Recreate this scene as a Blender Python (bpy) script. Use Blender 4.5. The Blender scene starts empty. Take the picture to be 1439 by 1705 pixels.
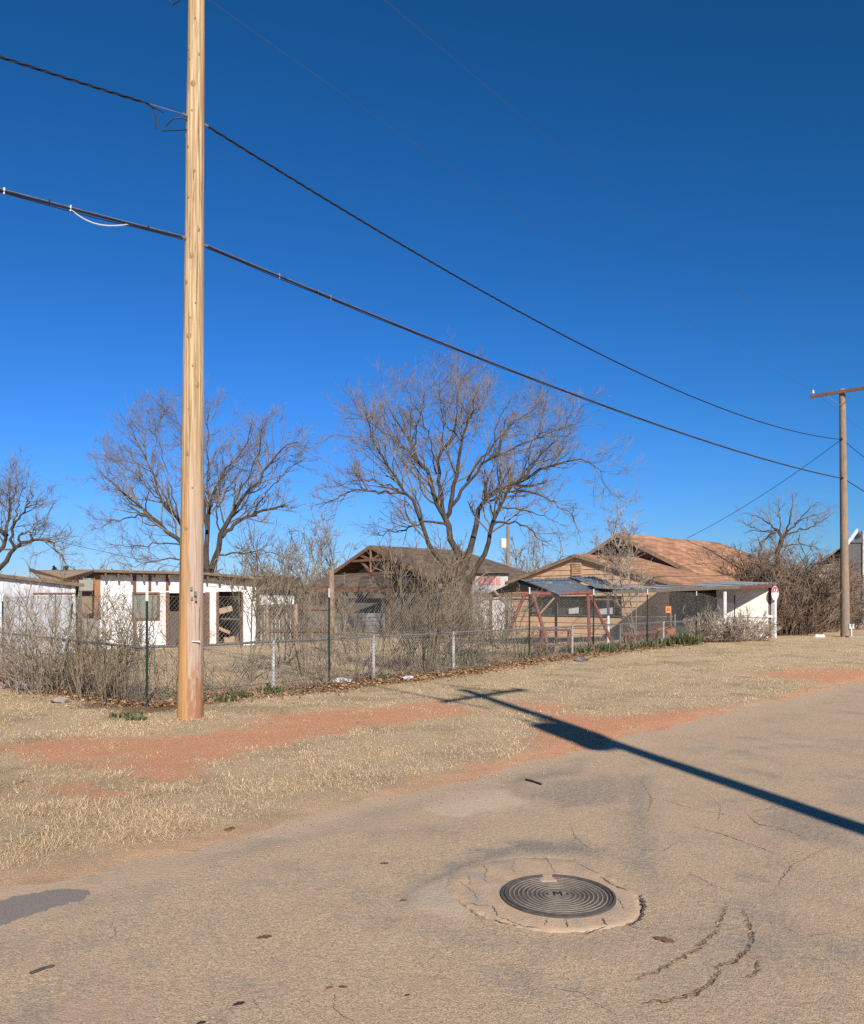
import bpy, math, random
import numpy as np
from mathutils import Vector

S = bpy.context.scene
C = S.collection
PI = math.pi

# ------------------------------------------------------------------ camera
F, CX, HZ, EYE = 1327.0, 719.5, 1000.0, 1.7
cd = bpy.data.cameras.new('camera'); cam = bpy.data.objects.new('camera', cd); C.objects.link(cam)
cam.location = (0, 0, EYE); cam.rotation_euler = (PI/2, 0, 0)
cd.sensor_fit = 'HORIZONTAL'; cd.sensor_width = 36; cd.lens = 36*F/1439
cd.shift_y = 147.5/1439; cd.clip_start = .05; cd.clip_end = 3000
S.camera = cam

# ------------------------------------------------------------------ sky, sun, exposure
SUN_EL = math.radians(32)
SUN_H = Vector((.28, -.96, 0)).normalized()          # horizontal direction towards the sun
w = bpy.data.worlds.new('World'); S.world = w; w.use_nodes = True
wn = w.node_tree.nodes; wl = w.node_tree.links; wn.clear()
sky = wn.new('ShaderNodeTexSky'); sky.sky_type = 'NISHITA'; sky.sun_disc = False
sky.sun_elevation = SUN_EL; sky.sun_rotation = math.atan2(SUN_H.x, SUN_H.y)
sky.air_density = 1.0; sky.dust_density = 0.05; sky.ozone_density = 3.0; sky.altitude = 300
bg = wn.new('ShaderNodeBackground'); bg.inputs[1].default_value = .1
wo = wn.new('ShaderNodeOutputWorld')
stc = wn.new('ShaderNodeTexCoord'); smp = wn.new('ShaderNodeMapping'); smp.inputs['Scale'].default_value = (1, 1, .7)
wl.new(stc.outputs['Generated'], smp.inputs[0]); wl.new(smp.outputs[0], sky.inputs[0])
# deep blue of a dry winter sky: one response curve per colour, the same in every direction
ssep = wn.new('ShaderNodeSeparateColor'); scom = wn.new('ShaderNodeCombineColor'); wl.new(sky.outputs[0], ssep.inputs[0])
for ch, (g_, k_) in enumerate(((1.86, .0439), (1.36, .2140), (1.75, .1725))):
    pw_ = wn.new('ShaderNodeMath'); pw_.operation = 'POWER'; pw_.inputs[1].default_value = g_; wl.new(ssep.outputs[ch], pw_.inputs[0])
    ml_ = wn.new('ShaderNodeMath'); ml_.operation = 'MULTIPLY'; ml_.inputs[1].default_value = k_; wl.new(pw_.outputs[0], ml_.inputs[0])
    mn_ = wn.new('ShaderNodeMath'); mn_.operation = 'MINIMUM'; mn_.inputs[1].default_value = 9; wl.new(ml_.outputs[0], mn_.inputs[0])
    wl.new(mn_.outputs[0], scom.inputs[ch])
wl.new(scom.outputs[0], bg.inputs[0]); wl.new(bg.outputs[0], wo.inputs[0])

sd = bpy.data.lights.new('sun', 'SUN'); sun = bpy.data.objects.new('sun', sd); C.objects.link(sun)
sd.energy = 5.0; sd.angle = math.radians(.53); sd.color = (1, .93, .82)
tosun = Vector((SUN_H.x*math.cos(SUN_EL), SUN_H.y*math.cos(SUN_EL), math.sin(SUN_EL)))
sun.rotation_euler = (-tosun).to_track_quat('-Z', 'Y').to_euler(); sun.location = (5, -20, 25)
S.cycles.use_denoising = False
S.view_settings.view_transform = 'Standard'; S.view_settings.look = 'None'
S.view_settings.exposure = 0.35; S.view_settings.gamma = 1; S.view_settings.use_curve_mapping = False

# ------------------------------------------------------------------ measuring helpers
def X(px, Y): return (px-CX)/F*Y
def Zp(py, Y): return EYE+(HZ-py)/F*Y
def at(px, py, Y): return np.array((X(px, Y), Y, Zp(py, Y)))
def G(px, py):
    Y = EYE*F/(py-HZ); return np.array((X(px, Y), Y))
def sst(a, b, x):
    t = np.clip((np.asarray(x, float)-a)/(b-a), 0, 1); return t*t*(3-2*t)

def hash2(ix, iy, seed):
    n = (ix.astype(np.int64)*374761393 + iy.astype(np.int64)*668265263 + seed*1442695041) & 0x7fffffff
    n = ((n ^ (n >> 13))*1274126177) & 0x7fffffff
    return ((n ^ (n >> 16)) & 0xffff)/65535.0
def vnoise(x, y, seed=0):
    ix = np.floor(x); iy = np.floor(y); fx = x-ix; fy = y-iy
    fx = fx*fx*(3-2*fx); fy = fy*fy*(3-2*fy)
    a = hash2(ix, iy, seed); b = hash2(ix+1, iy, seed); c = hash2(ix, iy+1, seed); d = hash2(ix+1, iy+1, seed)
    return (a*(1-fx)+b*fx)*(1-fy)+(c*(1-fx)+d*fx)*fy
def fbm(x, y, seed=0, o=4):
    s = 0; a = .5; t = 0
    for k in range(o):
        s = s+a*vnoise(x*2**k, y*2**k, seed+k*17); t += a; a *= .5
    return s/t
def poly_sd(x, y, poly):
    """signed distance, positive inside"""
    P = np.asarray(poly); n = len(P); d = np.full(x.shape, 1e9); ins = np.zeros(x.shape, bool)
    for i in range(n):
        ax, ay = P[i]; bx, by = P[(i+1) % n]
        ex, ey = bx-ax, by-ay; L = ex*ex+ey*ey+1e-12
        t = np.clip(((x-ax)*ex+(y-ay)*ey)/L, 0, 1)
        d = np.minimum(d, np.hypot(x-ax-t*ex, y-ay-t*ey))
        c = ((ay > y) != (by > y)); den = (by-ay) if abs(by-ay) > 1e-9 else 1e-9
        ins ^= c & (x < ex*(y-ay)/den+ax)
    return np.where(ins, d, -d)
def gpoly(pts): return [G(*p) for p in pts]

# road edge line (world): positive = verge side
E0 = np.array((1.6, 8.85)); ED = np.array((1, 1.05)); ED = ED/np.linalg.norm(ED)
def verge(x, y):                                  # distance left of the road edge
    return (y-E0[1])*ED[0]-(x-E0[0])*ED[1]
def ground_h(x, y):
    x = np.asarray(x, float); y = np.asarray(y, float); d = verge(x, y)
    rise = .12*sst(17, 24, y)*sst(-2, 2, x)*sst(1.5, 5, d)
    edge = sst(-.35, .45, d+.5*(fbm(x*1.1, y*1.1, 5)-.5)+.25*(fbm(x*5, y*5, 9)-.5))
    bump = .035*(fbm(x*.9, y*.9, 21)-.5)*sst(.2, 1.5, d)
    return -.035+edge*.055+rise+bump
def gz(x, y): return float(ground_h(np.array([x]), np.array([y]))[0])

# ------------------------------------------------------------------ mesh builder
class MB:
    def __init__(s): s.V = []; s.F = []; s.n = 0; s.T = []
    def add(s, V, Fs, tint=None):
        V = np.asarray(V, float).reshape(-1, 3)
        for f in (Fs if isinstance(Fs, list) else [Fs]):
            f = np.asarray(f, np.int64)
            if f.size: s.F.append(f+s.n)
        s.V.append(V); s.n += len(V)
        s.T.append(np.zeros(len(V)) if tint is None else np.broadcast_to(np.asarray(tint, float), (len(V),)))
        return s
    def box(s, c, sz, ax=(1, 0), tilt=None):
        """box centred at c, size (along ax, across, height)"""
        a = np.array((ax[0], ax[1], 0.)); a /= np.linalg.norm(a); b = np.array((-a[1], a[0], 0)); u = np.array((0, 0, 1.))
        if tilt is not None:
            q = tilt; a2 = a*math.cos(q)+u*math.sin(q); u = u*math.cos(q)-a*math.sin(q); a = a2
        c = np.asarray(c, float); h = np.asarray(sz, float)/2
        V = [c+i*h[0]*a+j*h[1]*b+k*h[2]*u for i in (-1, 1) for j in (-1, 1) for k in (-1, 1)]
        return s.add(V, [[(0, 1, 3, 2), (4, 6, 7, 5), (0, 4, 5, 1), (2, 3, 7, 6), (0, 2, 6, 4), (1, 5, 7, 3)]])
    def beam(s, p, q, wd, ht, up=(0, 0, 1)):
        p = np.asarray(p, float); q = np.asarray(q, float); t = q-p; L = np.linalg.norm(t); t = t/L
        u = np.asarray(up, float)
        if abs(np.dot(u, t)) > .95: u = np.array((0., 1, 0))
        b = np.cross(t, u); b /= np.linalg.norm(b); u = np.cross(b, t)
        V = [e+j*b*wd/2+k*u*ht/2 for e in (p, q) for j in (-1, 1) for k in (-1, 1)]
        return s.add(V, [[(0, 1, 3, 2), (4, 6, 7, 5), (0, 4, 5, 1), (2, 3, 7, 6), (0, 2, 6, 4), (1, 5, 7, 3)]])
    def slab(s, pts, th, nrm=None):
        """polygon (n,3) thickened by th along its normal (downward side)"""
        P = np.asarray(pts, float); n = len(P)
        if nrm is None:
            nrm = np.cross(P[1]-P[0], P[-1]-P[0]); nrm = nrm/np.linalg.norm(nrm)
        nrm = np.asarray(nrm, float)
        V = np.vstack([P, P-nrm*th])
        idx = list(range(n)); fs = [[idx], [[n+i for i in idx[::-1]]]]
        fs.append([(i, n+i, n+(i+1) % n, (i+1) % n) for i in range(n)])
        return s.add(V, fs)
    def tubes(s, pts, rad, k, tint=None):
        V, Fq = tube_geo(pts, rad, k); return s.add(V, Fq, tint)
    def tube(s, pts, rad, k=6, cap=True):
        pts = np.asarray(pts, float); rad = np.broadcast_to(np.asarray(rad, float), (len(pts),))
        n0 = s.n; s.tubes(pts[None], rad[None], k)
        if cap:
            m = len(pts)
            s.F.append(np.array([[n0+j for j in range(k)][::-1]])); s.F.append(np.array([[n0+(m-1)*k+j for j in range(k)]]))
        return s
    def lathe(s, base, prof, k=24, axis=(0, 0, 1)):
        a = np.asarray(axis, float); a /= np.linalg.norm(a)
        r = np.array((1., 0, 0)) if abs(a[0]) < .9 else np.array((0, 1., 0))
        b = np.cross(a, r); b /= np.linalg.norm(b); c = np.cross(a, b)
        th = np.arange(k)/k*2*PI; V = []
        for (R, z) in prof:
            V.append(np.asarray(base)+a*z+R*(np.cos(th)[:, None]*b+np.sin(th)[:, None]*c))
        V = np.vstack(V); m = len(prof); fs = []
        for i in range(m-1):
            for j in range(k):
                fs.append((i*k+j, i*k+(j+1) % k, (i+1)*k+(j+1) % k, (i+1)*k+j))
        return s.add(V, [fs, [[j for j in range(k)][::-1]], [[(m-1)*k+j for j in range(k)]]])
    def build(s, name, mat, parent=None, base=None, smooth=False, tint=False):
        V = np.vstack(s.V)
        off = np.array(parent['_b']) if parent is not None else (np.zeros(3) if base is None else np.asarray(base, float))
        me = bpy.data.meshes.new(name)
        V = V-off
        me.vertices.add(len(V)); me.vertices.foreach_set('co', V.astype(np.float32).ravel())
        li = np.concatenate([f.ravel() for f in s.F]); cnt = np.concatenate([np.full(len(f), f.shape[1]) for f in s.F])
        me.loops.add(len(li)); me.loops.foreach_set('vertex_index', li.astype(np.int32))
        st = np.concatenate([[0], np.cumsum(cnt)[:-1]])
        me.polygons.add(len(cnt)); me.polygons.foreach_set('loop_start', st.astype(np.int32))
        me.polygons.foreach_set('use_smooth', np.full(len(cnt), smooth))
        if tint:
            at_ = me.attributes.new('tint', 'FLOAT', 'POINT'); at_.data.foreach_set('value', np.concatenate(s.T).astype(np.float32))
        me.update(calc_edges=True); me.validate()
        me.materials.append(mat)
        o = bpy.data.objects.new(name, me); C.objects.link(o)
        if parent is not None: o.parent = parent; o['_b'] = list(off)
        else: o.location = off; o['_b'] = list(off)
        return o

def tube_geo(pts, rad, k):
    pts = np.asarray(pts, float); N, K = pts.shape[:2]
    t = np.gradient(pts, axis=1) if K > 2 else np.repeat(pts[:, 1:2]-pts[:, 0:1], 2, axis=1)
    t /= np.linalg.norm(t, axis=2, keepdims=True)+1e-12
    md = np.abs(pts[:, -1]-pts[:, 0]); ref = np.eye(3)[np.argmin(md, axis=1)][:, None, :]
    a = np.cross(t, np.broadcast_to(ref, t.shape)); a /= np.linalg.norm(a, axis=2, keepdims=True)+1e-12
    b = np.cross(t, a)
    th = np.arange(k)/k*2*PI
    V = pts[:, :, None]+rad[:, :, None, None]*(np.cos(th)[:, None]*a[:, :, None]+np.sin(th)[:, None]*b[:, :, None])
    i = np.arange(N)[:, None, None]*K*k; r = np.arange(K-1)[None, :, None]*k; j = np.arange(k)[None, None]
    j2 = (j+1) % k
    Fq = np.stack([i+r+j, i+r+j2, i+r+k+j2, i+r+k+j], -1).reshape(-1, 4)
    return V.reshape(-1, 3), Fq

def root(name, base, label, cat, group=None):
    o = bpy.data.objects.new(name, None); C.objects.link(o); o.location = base; o['_b'] = list(map(float, base))
    o.empty_display_size = .2
    return tag(o, label, cat, group)
def tag(o, label, cat, group=None):
    o['label'] = label; o['category'] = cat
    if group: o['group'] = group
    return o
def kind(o, k): o['kind'] = k; return o

# ------------------------------------------------------------------ materials
def lin(r, g, b):
    f = lambda c: (c/255/12.92 if c/255 <= .04045 else ((c/255+.055)/1.055)**2.4)
    return (f(r), f(g), f(b), 1)
def newmat(name):
    m = bpy.data.materials.new(name); m.use_nodes = True; nt = m.node_tree
    return m, nt, nt.nodes, nt.links, nt.nodes['Principled BSDF']
def M(name, c1, c2=None, scale=6, stretch=(1, 1, 1), rough=.85, bump=.15, bscale=None, metal=0, lo=.35, hi=.65, rnd=.0, spec=.3, c3=None, s3=1.5, t3=(.58, .7), detail=6):
    m, nt, N, L, B = newmat(name)
    B.inputs['Roughness'].default_value = rough; B.inputs['Metallic'].default_value = metal
    B.inputs['Specular IOR Level'].default_value = spec
    tc = N.new('ShaderNodeTexCoord'); mp = N.new('ShaderNodeMapping'); mp.inputs['Scale'].default_value = stretch
    L.new(tc.outputs['Object'], mp.inputs[0])
    no = N.new('ShaderNodeTexNoise'); no.inputs['Scale'].default_value = scale; no.inputs['Detail'].default_value = detail
    no.inputs['Roughness'].default_value = .65
    L.new(mp.outputs[0], no.inputs['Vector'])
    mr = N.new('ShaderNodeMapRange'); mr.inputs[1].default_value = lo; mr.inputs[2].default_value = hi
    L.new(no.outputs['Fac'], mr.inputs[0])
    mx = N.new('ShaderNodeMix'); mx.data_type = 'RGBA'
    mx.inputs[6].default_value = c1; mx.inputs[7].default_value = c2 or c1
    L.new(mr.outputs[0], mx.inputs[0]); out = mx.outputs[2]
    if c3:
        n3 = N.new('ShaderNodeTexNoise'); n3.inputs['Scale'].default_value = s3; n3.inputs['Detail'].default_value = 8; n3.inputs['Roughness'].default_value = .7
        L.new(tc.outputs['Object'], n3.inputs['Vector'])
        m3 = N.new('ShaderNodeMapRange'); m3.inputs[1].default_value = t3[0]; m3.inputs[2].default_value = t3[1]
        L.new(n3.outputs['Fac'], m3.inputs[0])
        x3 = N.new('ShaderNodeMix'); x3.data_type = 'RGBA'; L.new(m3.outputs[0], x3.inputs[0]); L.new(out, x3.inputs[6]); x3.inputs[7].default_value = c3
        out = x3.outputs[2]
    if rnd:
        oi = N.new('ShaderNodeObjectInfo'); r2 = N.new('ShaderNodeMapRange'); r2.inputs[3].default_value = 1-rnd; r2.inputs[4].default_value = 1+rnd
        L.new(oi.outputs['Random'], r2.inputs[0])
        hv = N.new('ShaderNodeHueSaturation'); L.new(out, hv.inputs['Color']); L.new(r2.outputs[0], hv.inputs['Value']); out = hv.outputs[0]
    L.new(out, B.inputs['Base Color'])
    if bump:
        bp = N.new('ShaderNodeBump'); bp.inputs['Strength'].default_value = bump; bp.inputs['Distance'].default_value = .02
        if bscale:
            n2 = N.new('ShaderNodeTexNoise'); n2.inputs['Scale'].default_value = bscale; n2.inputs['Detail'].default_value = 4
            L.new(mp.outputs[0], n2.inputs['Vector']); L.new(n2.outputs['Fac'], bp.inputs['Height'])
        else: L.new(no.outputs['Fac'], bp.inputs['Height'])
        L.new(bp.outputs[0], B.inputs['Normal'])
    return m
def tintmat(name, stops, rough=.9, transl=0):
    m, nt, N, L, B = newmat(name); B.inputs['Roughness'].default_value = rough; B.inputs['Specular IOR Level'].default_value = .15
    a = N.new('ShaderNodeAttribute'); a.attribute_name = 'tint'
    r = N.new('ShaderNodeValToRGB'); e = r.color_ramp.elements
    while len(e) < len(stops): e.new(.5)
    for k, (p, c) in enumerate(stops): e[k].position = p; e[k].color = c
    L.new(a.outputs['Fac'], r.inputs[0]); L.new(r.outputs[0], B.inputs['Base Color'])
    return m

MT = {}
MT['bark'] = M('bark', (.105, .08, .062, 1), (.05, .038, .03, 1), 9, (1, 1, .3), .95, .5, spec=.1)
MT['twig'] = M('twig', (.27, .215, .15, 1), (.135, .105, .07, 1), 2, rough=.95, bump=0, spec=.1)
MT['twig_red'] = M('twig_red', (.23, .165, .125, 1), (.10, .07, .055, 1), 2, rough=.95, bump=0, spec=.1)
MT['twig_grey'] = M('twig_grey', (.38, .31, .24, 1), (.22, .18, .14, 1), 2, rough=.95, bump=0, spec=.1)
MT['twig_dark'] = M('twig_dark', (.14, .10, .075, 1), (.25, .18, .13, 1), 3, rough=.95, bump=0, spec=.1)
MT['green_paint'] = M('green_paint', (.012, .035, .028, 1), (.03, .05, .04, 1), 20, rough=.5, bump=.1)
MT['white_paint'] = M('white_paint', (.72, .72, .72, 1), (.6, .58, .55, 1), 5, rough=.6, bump=.05, c3=(.35, .28, .22, 1), s3=3, t3=(.63, .75))
MT['galv'] = M('galv', (.27, .26, .26, 1), (.17, .15, .14, 1), 15, rough=.5, metal=.35, bump=.05)
MT['roofmetal'] = M('roofmetal', (.38, .40, .42, 1), (.27, .29, .31, 1), 3, (1, 1, 1), .6, .05, metal=.12, c3=(.16, .09, .06, 1), s3=1.2, t3=(.6, .75), rnd=.12)
MT['brownwood'] = M('brownwood', (.12, .06, .04, 1), (.2, .11, .07, 1), 6, (1, 1, 1), .9, .2, rnd=.15)
MT['orangewood'] = M('orangewood', (.34, .16, .07, 1), (.22, .11, .06, 1), 5, (4, 4, .6), .85, .2, rnd=.1)
MT['greywood'] = M('greywood', (.15, .125, .10, 1), (.085, .07, .06, 1), 8, (4, 4, .5), .95, .3, rnd=.25)
MT['tanwood'] = M('tanwood', (.40, .29, .19, 1), (.26, .18, .12, 1), 6, (4, 4, .5), .9, .3, rnd=.15)
MT['siding_tan'] = M('siding_tan', (.70, .46, .28, 1), (.60, .39, .24, 1), 4, rough=.8, bump=.05, c3=(.36, .24, .16, 1), s3=2.5, t3=(.6, .75), rnd=.05)
MT['siding_grey'] = M('siding_grey', (.26, .235, .20, 1), (.2, .18, .155, 1), 4, rough=.85, bump=.05, rnd=.08)
MT['dark'] = M('dark', (.02, .018, .016, 1), (.04, .035, .03, 1), 3, rough=.95, bump=0)
MT['glass'] = M('glass', (.05, .06, .055, 1), (.09, .1, .09, 1), 3, rough=.12, bump=.02, spec=.6)
MT['dullred'] = M('dullred', (.17, .05, .04, 1), (.1, .05, .04, 1), 6, rough=.8, bump=.1)
MT['canopymetal'] = M('canopymetal', (.17, .20, .235, 1), (.12, .145, .17, 1), 3, rough=.5, bump=.05, metal=.2, c3=(.55, .56, .56, 1), s3=1.1, t3=(.60, .66), rnd=.15)
MT['siding_brown'] = M('siding_brown', (.24, .135, .095, 1), (.17, .095, .07, 1), 4, rough=.85, bump=.05, rnd=.08)
MT['lip'] = M('lip', (.42, .31, .20, 1), (.28, .20, .13, 1), 60, rough=.95, bump=.4, bscale=120)
MT['knot_dark'] = M('knot_dark', (.14, .075, .035, 1), (.2, .11, .05, 1), 20, rough=.95, bump=0)
MT['patchdark'] = M('patchdark', (.09, .08, .08, 1), (.05, .045, .045, 1), 20, rough=.9, bump=0)
MT['wall_shaded'] = M('wall_shaded', (.06, .055, .05, 1), (.035, .03, .03, 1), 3, rough=.9, bump=0)  # side walls of the tan house, with the carport's shade put into the colour
MT['post_white'] = M('post_white', (.55, .54, .52, 1), (.30, .28, .26, 1), 9, rough=.7, bump=.1)
MT['glass_green'] = M('glass_green', (.16, .18, .15, 1), (.22, .23, .19, 1), 3, rough=.3, bump=.02, spec=.5)
MT['concrete'] = M('concrete', (.33, .31, .28, 1), (.24, .22, .19, 1), 6, rough=.95, bump=.3, bscale=30)
MT['red_paint'] = M('red_paint', (.25, .05, .035, 1), (.15, .045, .035, 1), 8, rough=.6, bump=.1, c3=(.18, .09, .06, 1), s3=6, t3=(.58, .68))
MT['rust'] = M('rust', (.42, .14, .05, 1), (.22, .08, .04, 1), 9, rough=.9, bump=.2)
MT['orange_sign'] = M('orange_sign', (.6, .2, .07, 1), (.5, .22, .1, 1), 10, rough=.6, bump=0)
MT['sign_red'] = M('sign_red', (.6, .03, .03, 1), None, rough=.4, bump=0)
MT['cable'] = M('cable', (.012, .012, .013, 1), (.02, .02, .02, 1), 3, rough=.5, bump=0)
MT['wire'] = M('wire', (.09, .11, .14, 1), None, rough=.5, bump=0, metal=.4)
MT['mesh'] = M('mesh', (.30, .29, .27, 1), (.16, .14, .12, 1), 1.5, rough=.6, bump=0, metal=.3)
MT['iron'] = M('iron', (.06, .052, .047, 1), (.115, .095, .08, 1), 14, rough=.85, bump=.15, bscale=80, metal=0)
MT['iron_top'] = M('iron_top', (.27, .22, .17, 1), (.16, .13, .105, 1), 20, rough=.75, bump=.1, metal=0)
MT['sand'] = M('sand', (.52, .37, .24, 1), (.42, .29, .19, 1), 30, rough=.95, bump=.2)
MT['ceramic'] = M('ceramic', (.6, .6, .58, 1), None, rough=.2, bump=0)
MT['knot'] = M('knot', (.22, .125, .06, 1), (.40, .26, .14, 1), 40, rough=.9, bump=.2)
MT['crack'] = M('crack', (.06, .045, .035, 1), (.16, .12, .09, 1), 30, rough=1, bump=0)
MT['patch'] = M('patch', (.17, .14, .12, 1), (.30, .25, .215, 1), 120, rough=.9, bump=.4, bscale=140)
MT['leaf_green'] = tintmat('leaf_green', [(0, (.05, .065, .03, 1)), (.6, (.11, .125, .055, 1)), (1, (.22, .19, .09, 1))], .6)
MT['leaf_dead'] = tintmat('leaf_dead', [(0, (.16, .08, .04, 1)), (.5, (.36, .19, .09, 1)), (1, (.5, .33, .18, 1))], .9)
MT['grass'] = tintmat('grass', [(0, (.32, .26, .14, 1)), (.2, (.54, .40, .235, 1)), (.7, (.68, .50, .31, 1)), (1, (.76, .585, .38, 1))], .9)
MT['stone'] = M('stone', (.38, .31, .27, 1), (.25, .2, .18, 1), 6, rough=.95, bump=.4)
MT['evergreen'] = tintmat('evergreen', [(0, (.02, .03, .015, 1)), (1, (.05, .06, .03, 1))], .9)

def shingle(name, c1, c2, rows=.2, axis='Z'):
    m, nt, N, L, B = newmat(name); B.inputs['Roughness'].default_value = .95; B.inputs['Specular IOR Level'].default_value = .15
    uv = N.new('ShaderNodeUVMap')
    br = N.new('ShaderNodeTexBrick'); br.inputs['Scale'].default_value = 1
    br.inputs['Brick Width'].default_value = .55; br.inputs['Row Height'].default_value = rows
    br.inputs['Mortar Size'].default_value = .012; br.inputs['Bias'].default_value = 0
    br.inputs['Color1'].default_value = c1; br.inputs['Color2'].default_value = c2; br.inputs['Mortar'].default_value = tuple(v*.55 for v in c2[:3])+(1,)
    L.new(uv.outputs[0], br.inputs['Vector'])
    no = N.new('ShaderNodeTexNoise'); no.inputs['Scale'].default_value = 1.3; no.inputs['Detail'].default_value = 7; L.new(uv.outputs[0], no.inputs['Vector'])
    mr = N.new('ShaderNodeMapRange'); mr.inputs[1].default_value = .3; mr.inputs[2].default_value = .7; mr.inputs[3].default_value = .72; mr.inputs[4].default_value = 1.25
    L.new(no.outputs['Fac'], mr.inputs[0])
    hv = N.new('ShaderNodeHueSaturation'); L.new(br.outputs[0], hv.inputs['Color']); L.new(mr.outputs[0], hv.inputs['Value'])
    L.new(hv.outputs[0], B.inputs['Base Color'])
    bp = N.new('ShaderNodeBump'); bp.inputs['Strength'].default_value = .5; bp.inputs['Distance'].default_value = .02; bp.invert = True
    L.new(br.outputs['Fac'], bp.inputs['Height']); L.new(bp.outputs[0], B.inputs['Normal'])
    return m
MT['shingle_orange'] = shingle('shingle_orange', (.50, .27, .155, 1), (.32, .165, .10, 1))
MT['shingle_brown'] = shingle('shingle_brown', (.185, .135, .10, 1), (.12, .088, .068, 1))
MT['shingle_grey'] = shingle('shingle_grey', (.40, .37, .32, 1), (.26, .24, .21, 1))

def roof_sheet(name, pts, mat, parent, th=.05):
    """planar roof piece with uv in metres along eave / slope, as a solid slab"""
    P = np.asarray(pts, float); mb = MB(); n = np.cross(P[1]-P[0], P[2]-P[1]); n /= np.linalg.norm(n)
    if n[2] < 0: n = -n
    mb.slab(P, th, n); o = mb.build(name, mat, parent)
    a = np.cross(n, (0, 0, 1)); a = a/np.linalg.norm(a) if np.linalg.norm(a) > 1e-6 else np.array((1., 0, 0)); b = np.cross(n, a)
    uvl = o.data.uv_layers.new(name='UVMap'); off = np.array(parent['_b'])
    for l in o.data.loops:
        v = np.array(o.data.vertices[l.vertex_index].co)+off; uvl.data[l.index].uv = (float(v@a), float(v@b))
    return o

# ================================================================== GROUND
DIRT = [gpoly(p) for p in (
    [(-40, 1258), (60, 1238), (190, 1232), (330, 1222), (420, 1200), (490, 1188), (600, 1180), (720, 1170), (790, 1178), (800, 1192), (700, 1200), (600, 1215), (490, 1240), (420, 1268), (330, 1292), (270, 1302), (190, 1297), (165, 1272), (60, 1274)],
    [(80, 1298), (120, 1288), (150, 1310), (140, 1325), (100, 1318)],
    [(185, 1318), (225, 1315), (240, 1332), (200, 1336)],
    [(690, 1312), (800, 1282), (890, 1256), (900, 1236), (870, 1208), (960, 1193), (1080, 1190), (1200, 1180), (1170, 1200), (1050, 1228), (960, 1270), (850, 1300)],
    [(1255, 1124), (1330, 1114), (1480, 1117), (1480, 1132), (1390, 1142), (1320, 1133)],
    [(390, 1385), (260, 1412), (100, 1440), (-80, 1470), (-80, 1490), (100, 1470), (300, 1425), (420, 1398)],
    [(860, 1165), (950, 1180), (930, 1200), (880, 1192)])]
# fence lines
FA = np.array((-4.58, 12.7)); FU = np.array((1, 1.2)); FU = FU/np.linalg.norm(FU)
FL = np.array((-2.49, 2.7)); FL = FL/np.linalg.norm(FL)
def fpt(px):                                            # where a sight line meets the right-hand fence
    k = (px-CX)/F; x = (FA[1]-FU[1]/FU[0]*FA[0])*k/(1-FU[1]/FU[0]*k); return np.array((x, x/k))
def fence_d(x, y):                                      # distance to the nearer fence run; >0 street side
    d1 = (x-FA[0])*FU[1]-(y-FA[1])*FU[0]
    d2 = -((x-FA[0])*FL[1]-(y-FA[1])*FL[0])
    return np.maximum(d1, d2), d1, d2
def dirt_mask(x, y):
    m = np.zeros(x.shape); nz = (fbm(x*1.6, y*1.6, 31)-.5)*.75+(fbm(x*8, y*8, 41)-.5)*.75
    for k_, p in enumerate(DIRT): m = np.maximum(m, (.35 if k_ == 5 else 1)*sst(-.22, .30, poly_sd(x, y, p)+nz*1.35))
    d = verge(x, y)
    strip = sst(.5, .0, d+nz*.9)*(.4+.35*sst(7, 8.5, y))
    return np.maximum(m, strip)
def leaf_mask(x, y):
    f, d1, d2 = fence_d(x, y)
    return sst(.95, .2, np.abs(f-.15)+(fbm(x*1.5, y*1.5, 77)-.5)*.9)

def ground_mesh():
    xs = np.arange(-16, 26.001, .1); ys = np.arange(2, 44.001, .1)
    gx, gy = np.meshgrid(xs, ys); nx, ny = len(xs), len(ys)
    z = ground_h(gx, gy)
    bd = np.minimum.reduce([gx+16, 26-gx, gy-2, 44-gy])
    z = z*sst(0, 1.5, bd)
    V = np.stack([gx, gy, z], -1).reshape(-1, 3)
    i = (np.arange(ny-1)[:, None]*nx+np.arange(nx-1)[None]).ravel()
    Fq = np.stack([i, i+1, i+nx+1, i+nx], -1)
    mb = MB(); mb.add(V, Fq)
    R = 900; a, b, c, d = -16, 26, 2, 44
    for q in (((-R, -R), (R, -R), (R, c), (-R, c)), ((-R, c), (a, c), (a, d), (-R, d)), ((b, c), (R, c), (R, d), (b, d)), ((-R, d), (R, d), (R, R), (-R, R))):
        mb.add([(x, y, 0 if abs(y) <= 44 and abs(x) <= 26 else 0) for x, y in q], [[(0, 1, 2, 3)]])
    o = mb.build('ground', MT['ground'])
    n = len(o.data.vertices); fx = gx.ravel(); fy = gy.ravel()
    for nm, v in (('dirt', dirt_mask(fx, fy)), ('leaf', leaf_mask(fx, fy))):
        arr = np.zeros(n); arr[:len(v)] = v
        o.data.attributes.new(nm, 'FLOAT', 'POINT').data.foreach_set('value', arr.astype(np.float32))
    return kind(o, 'structure')

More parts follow.
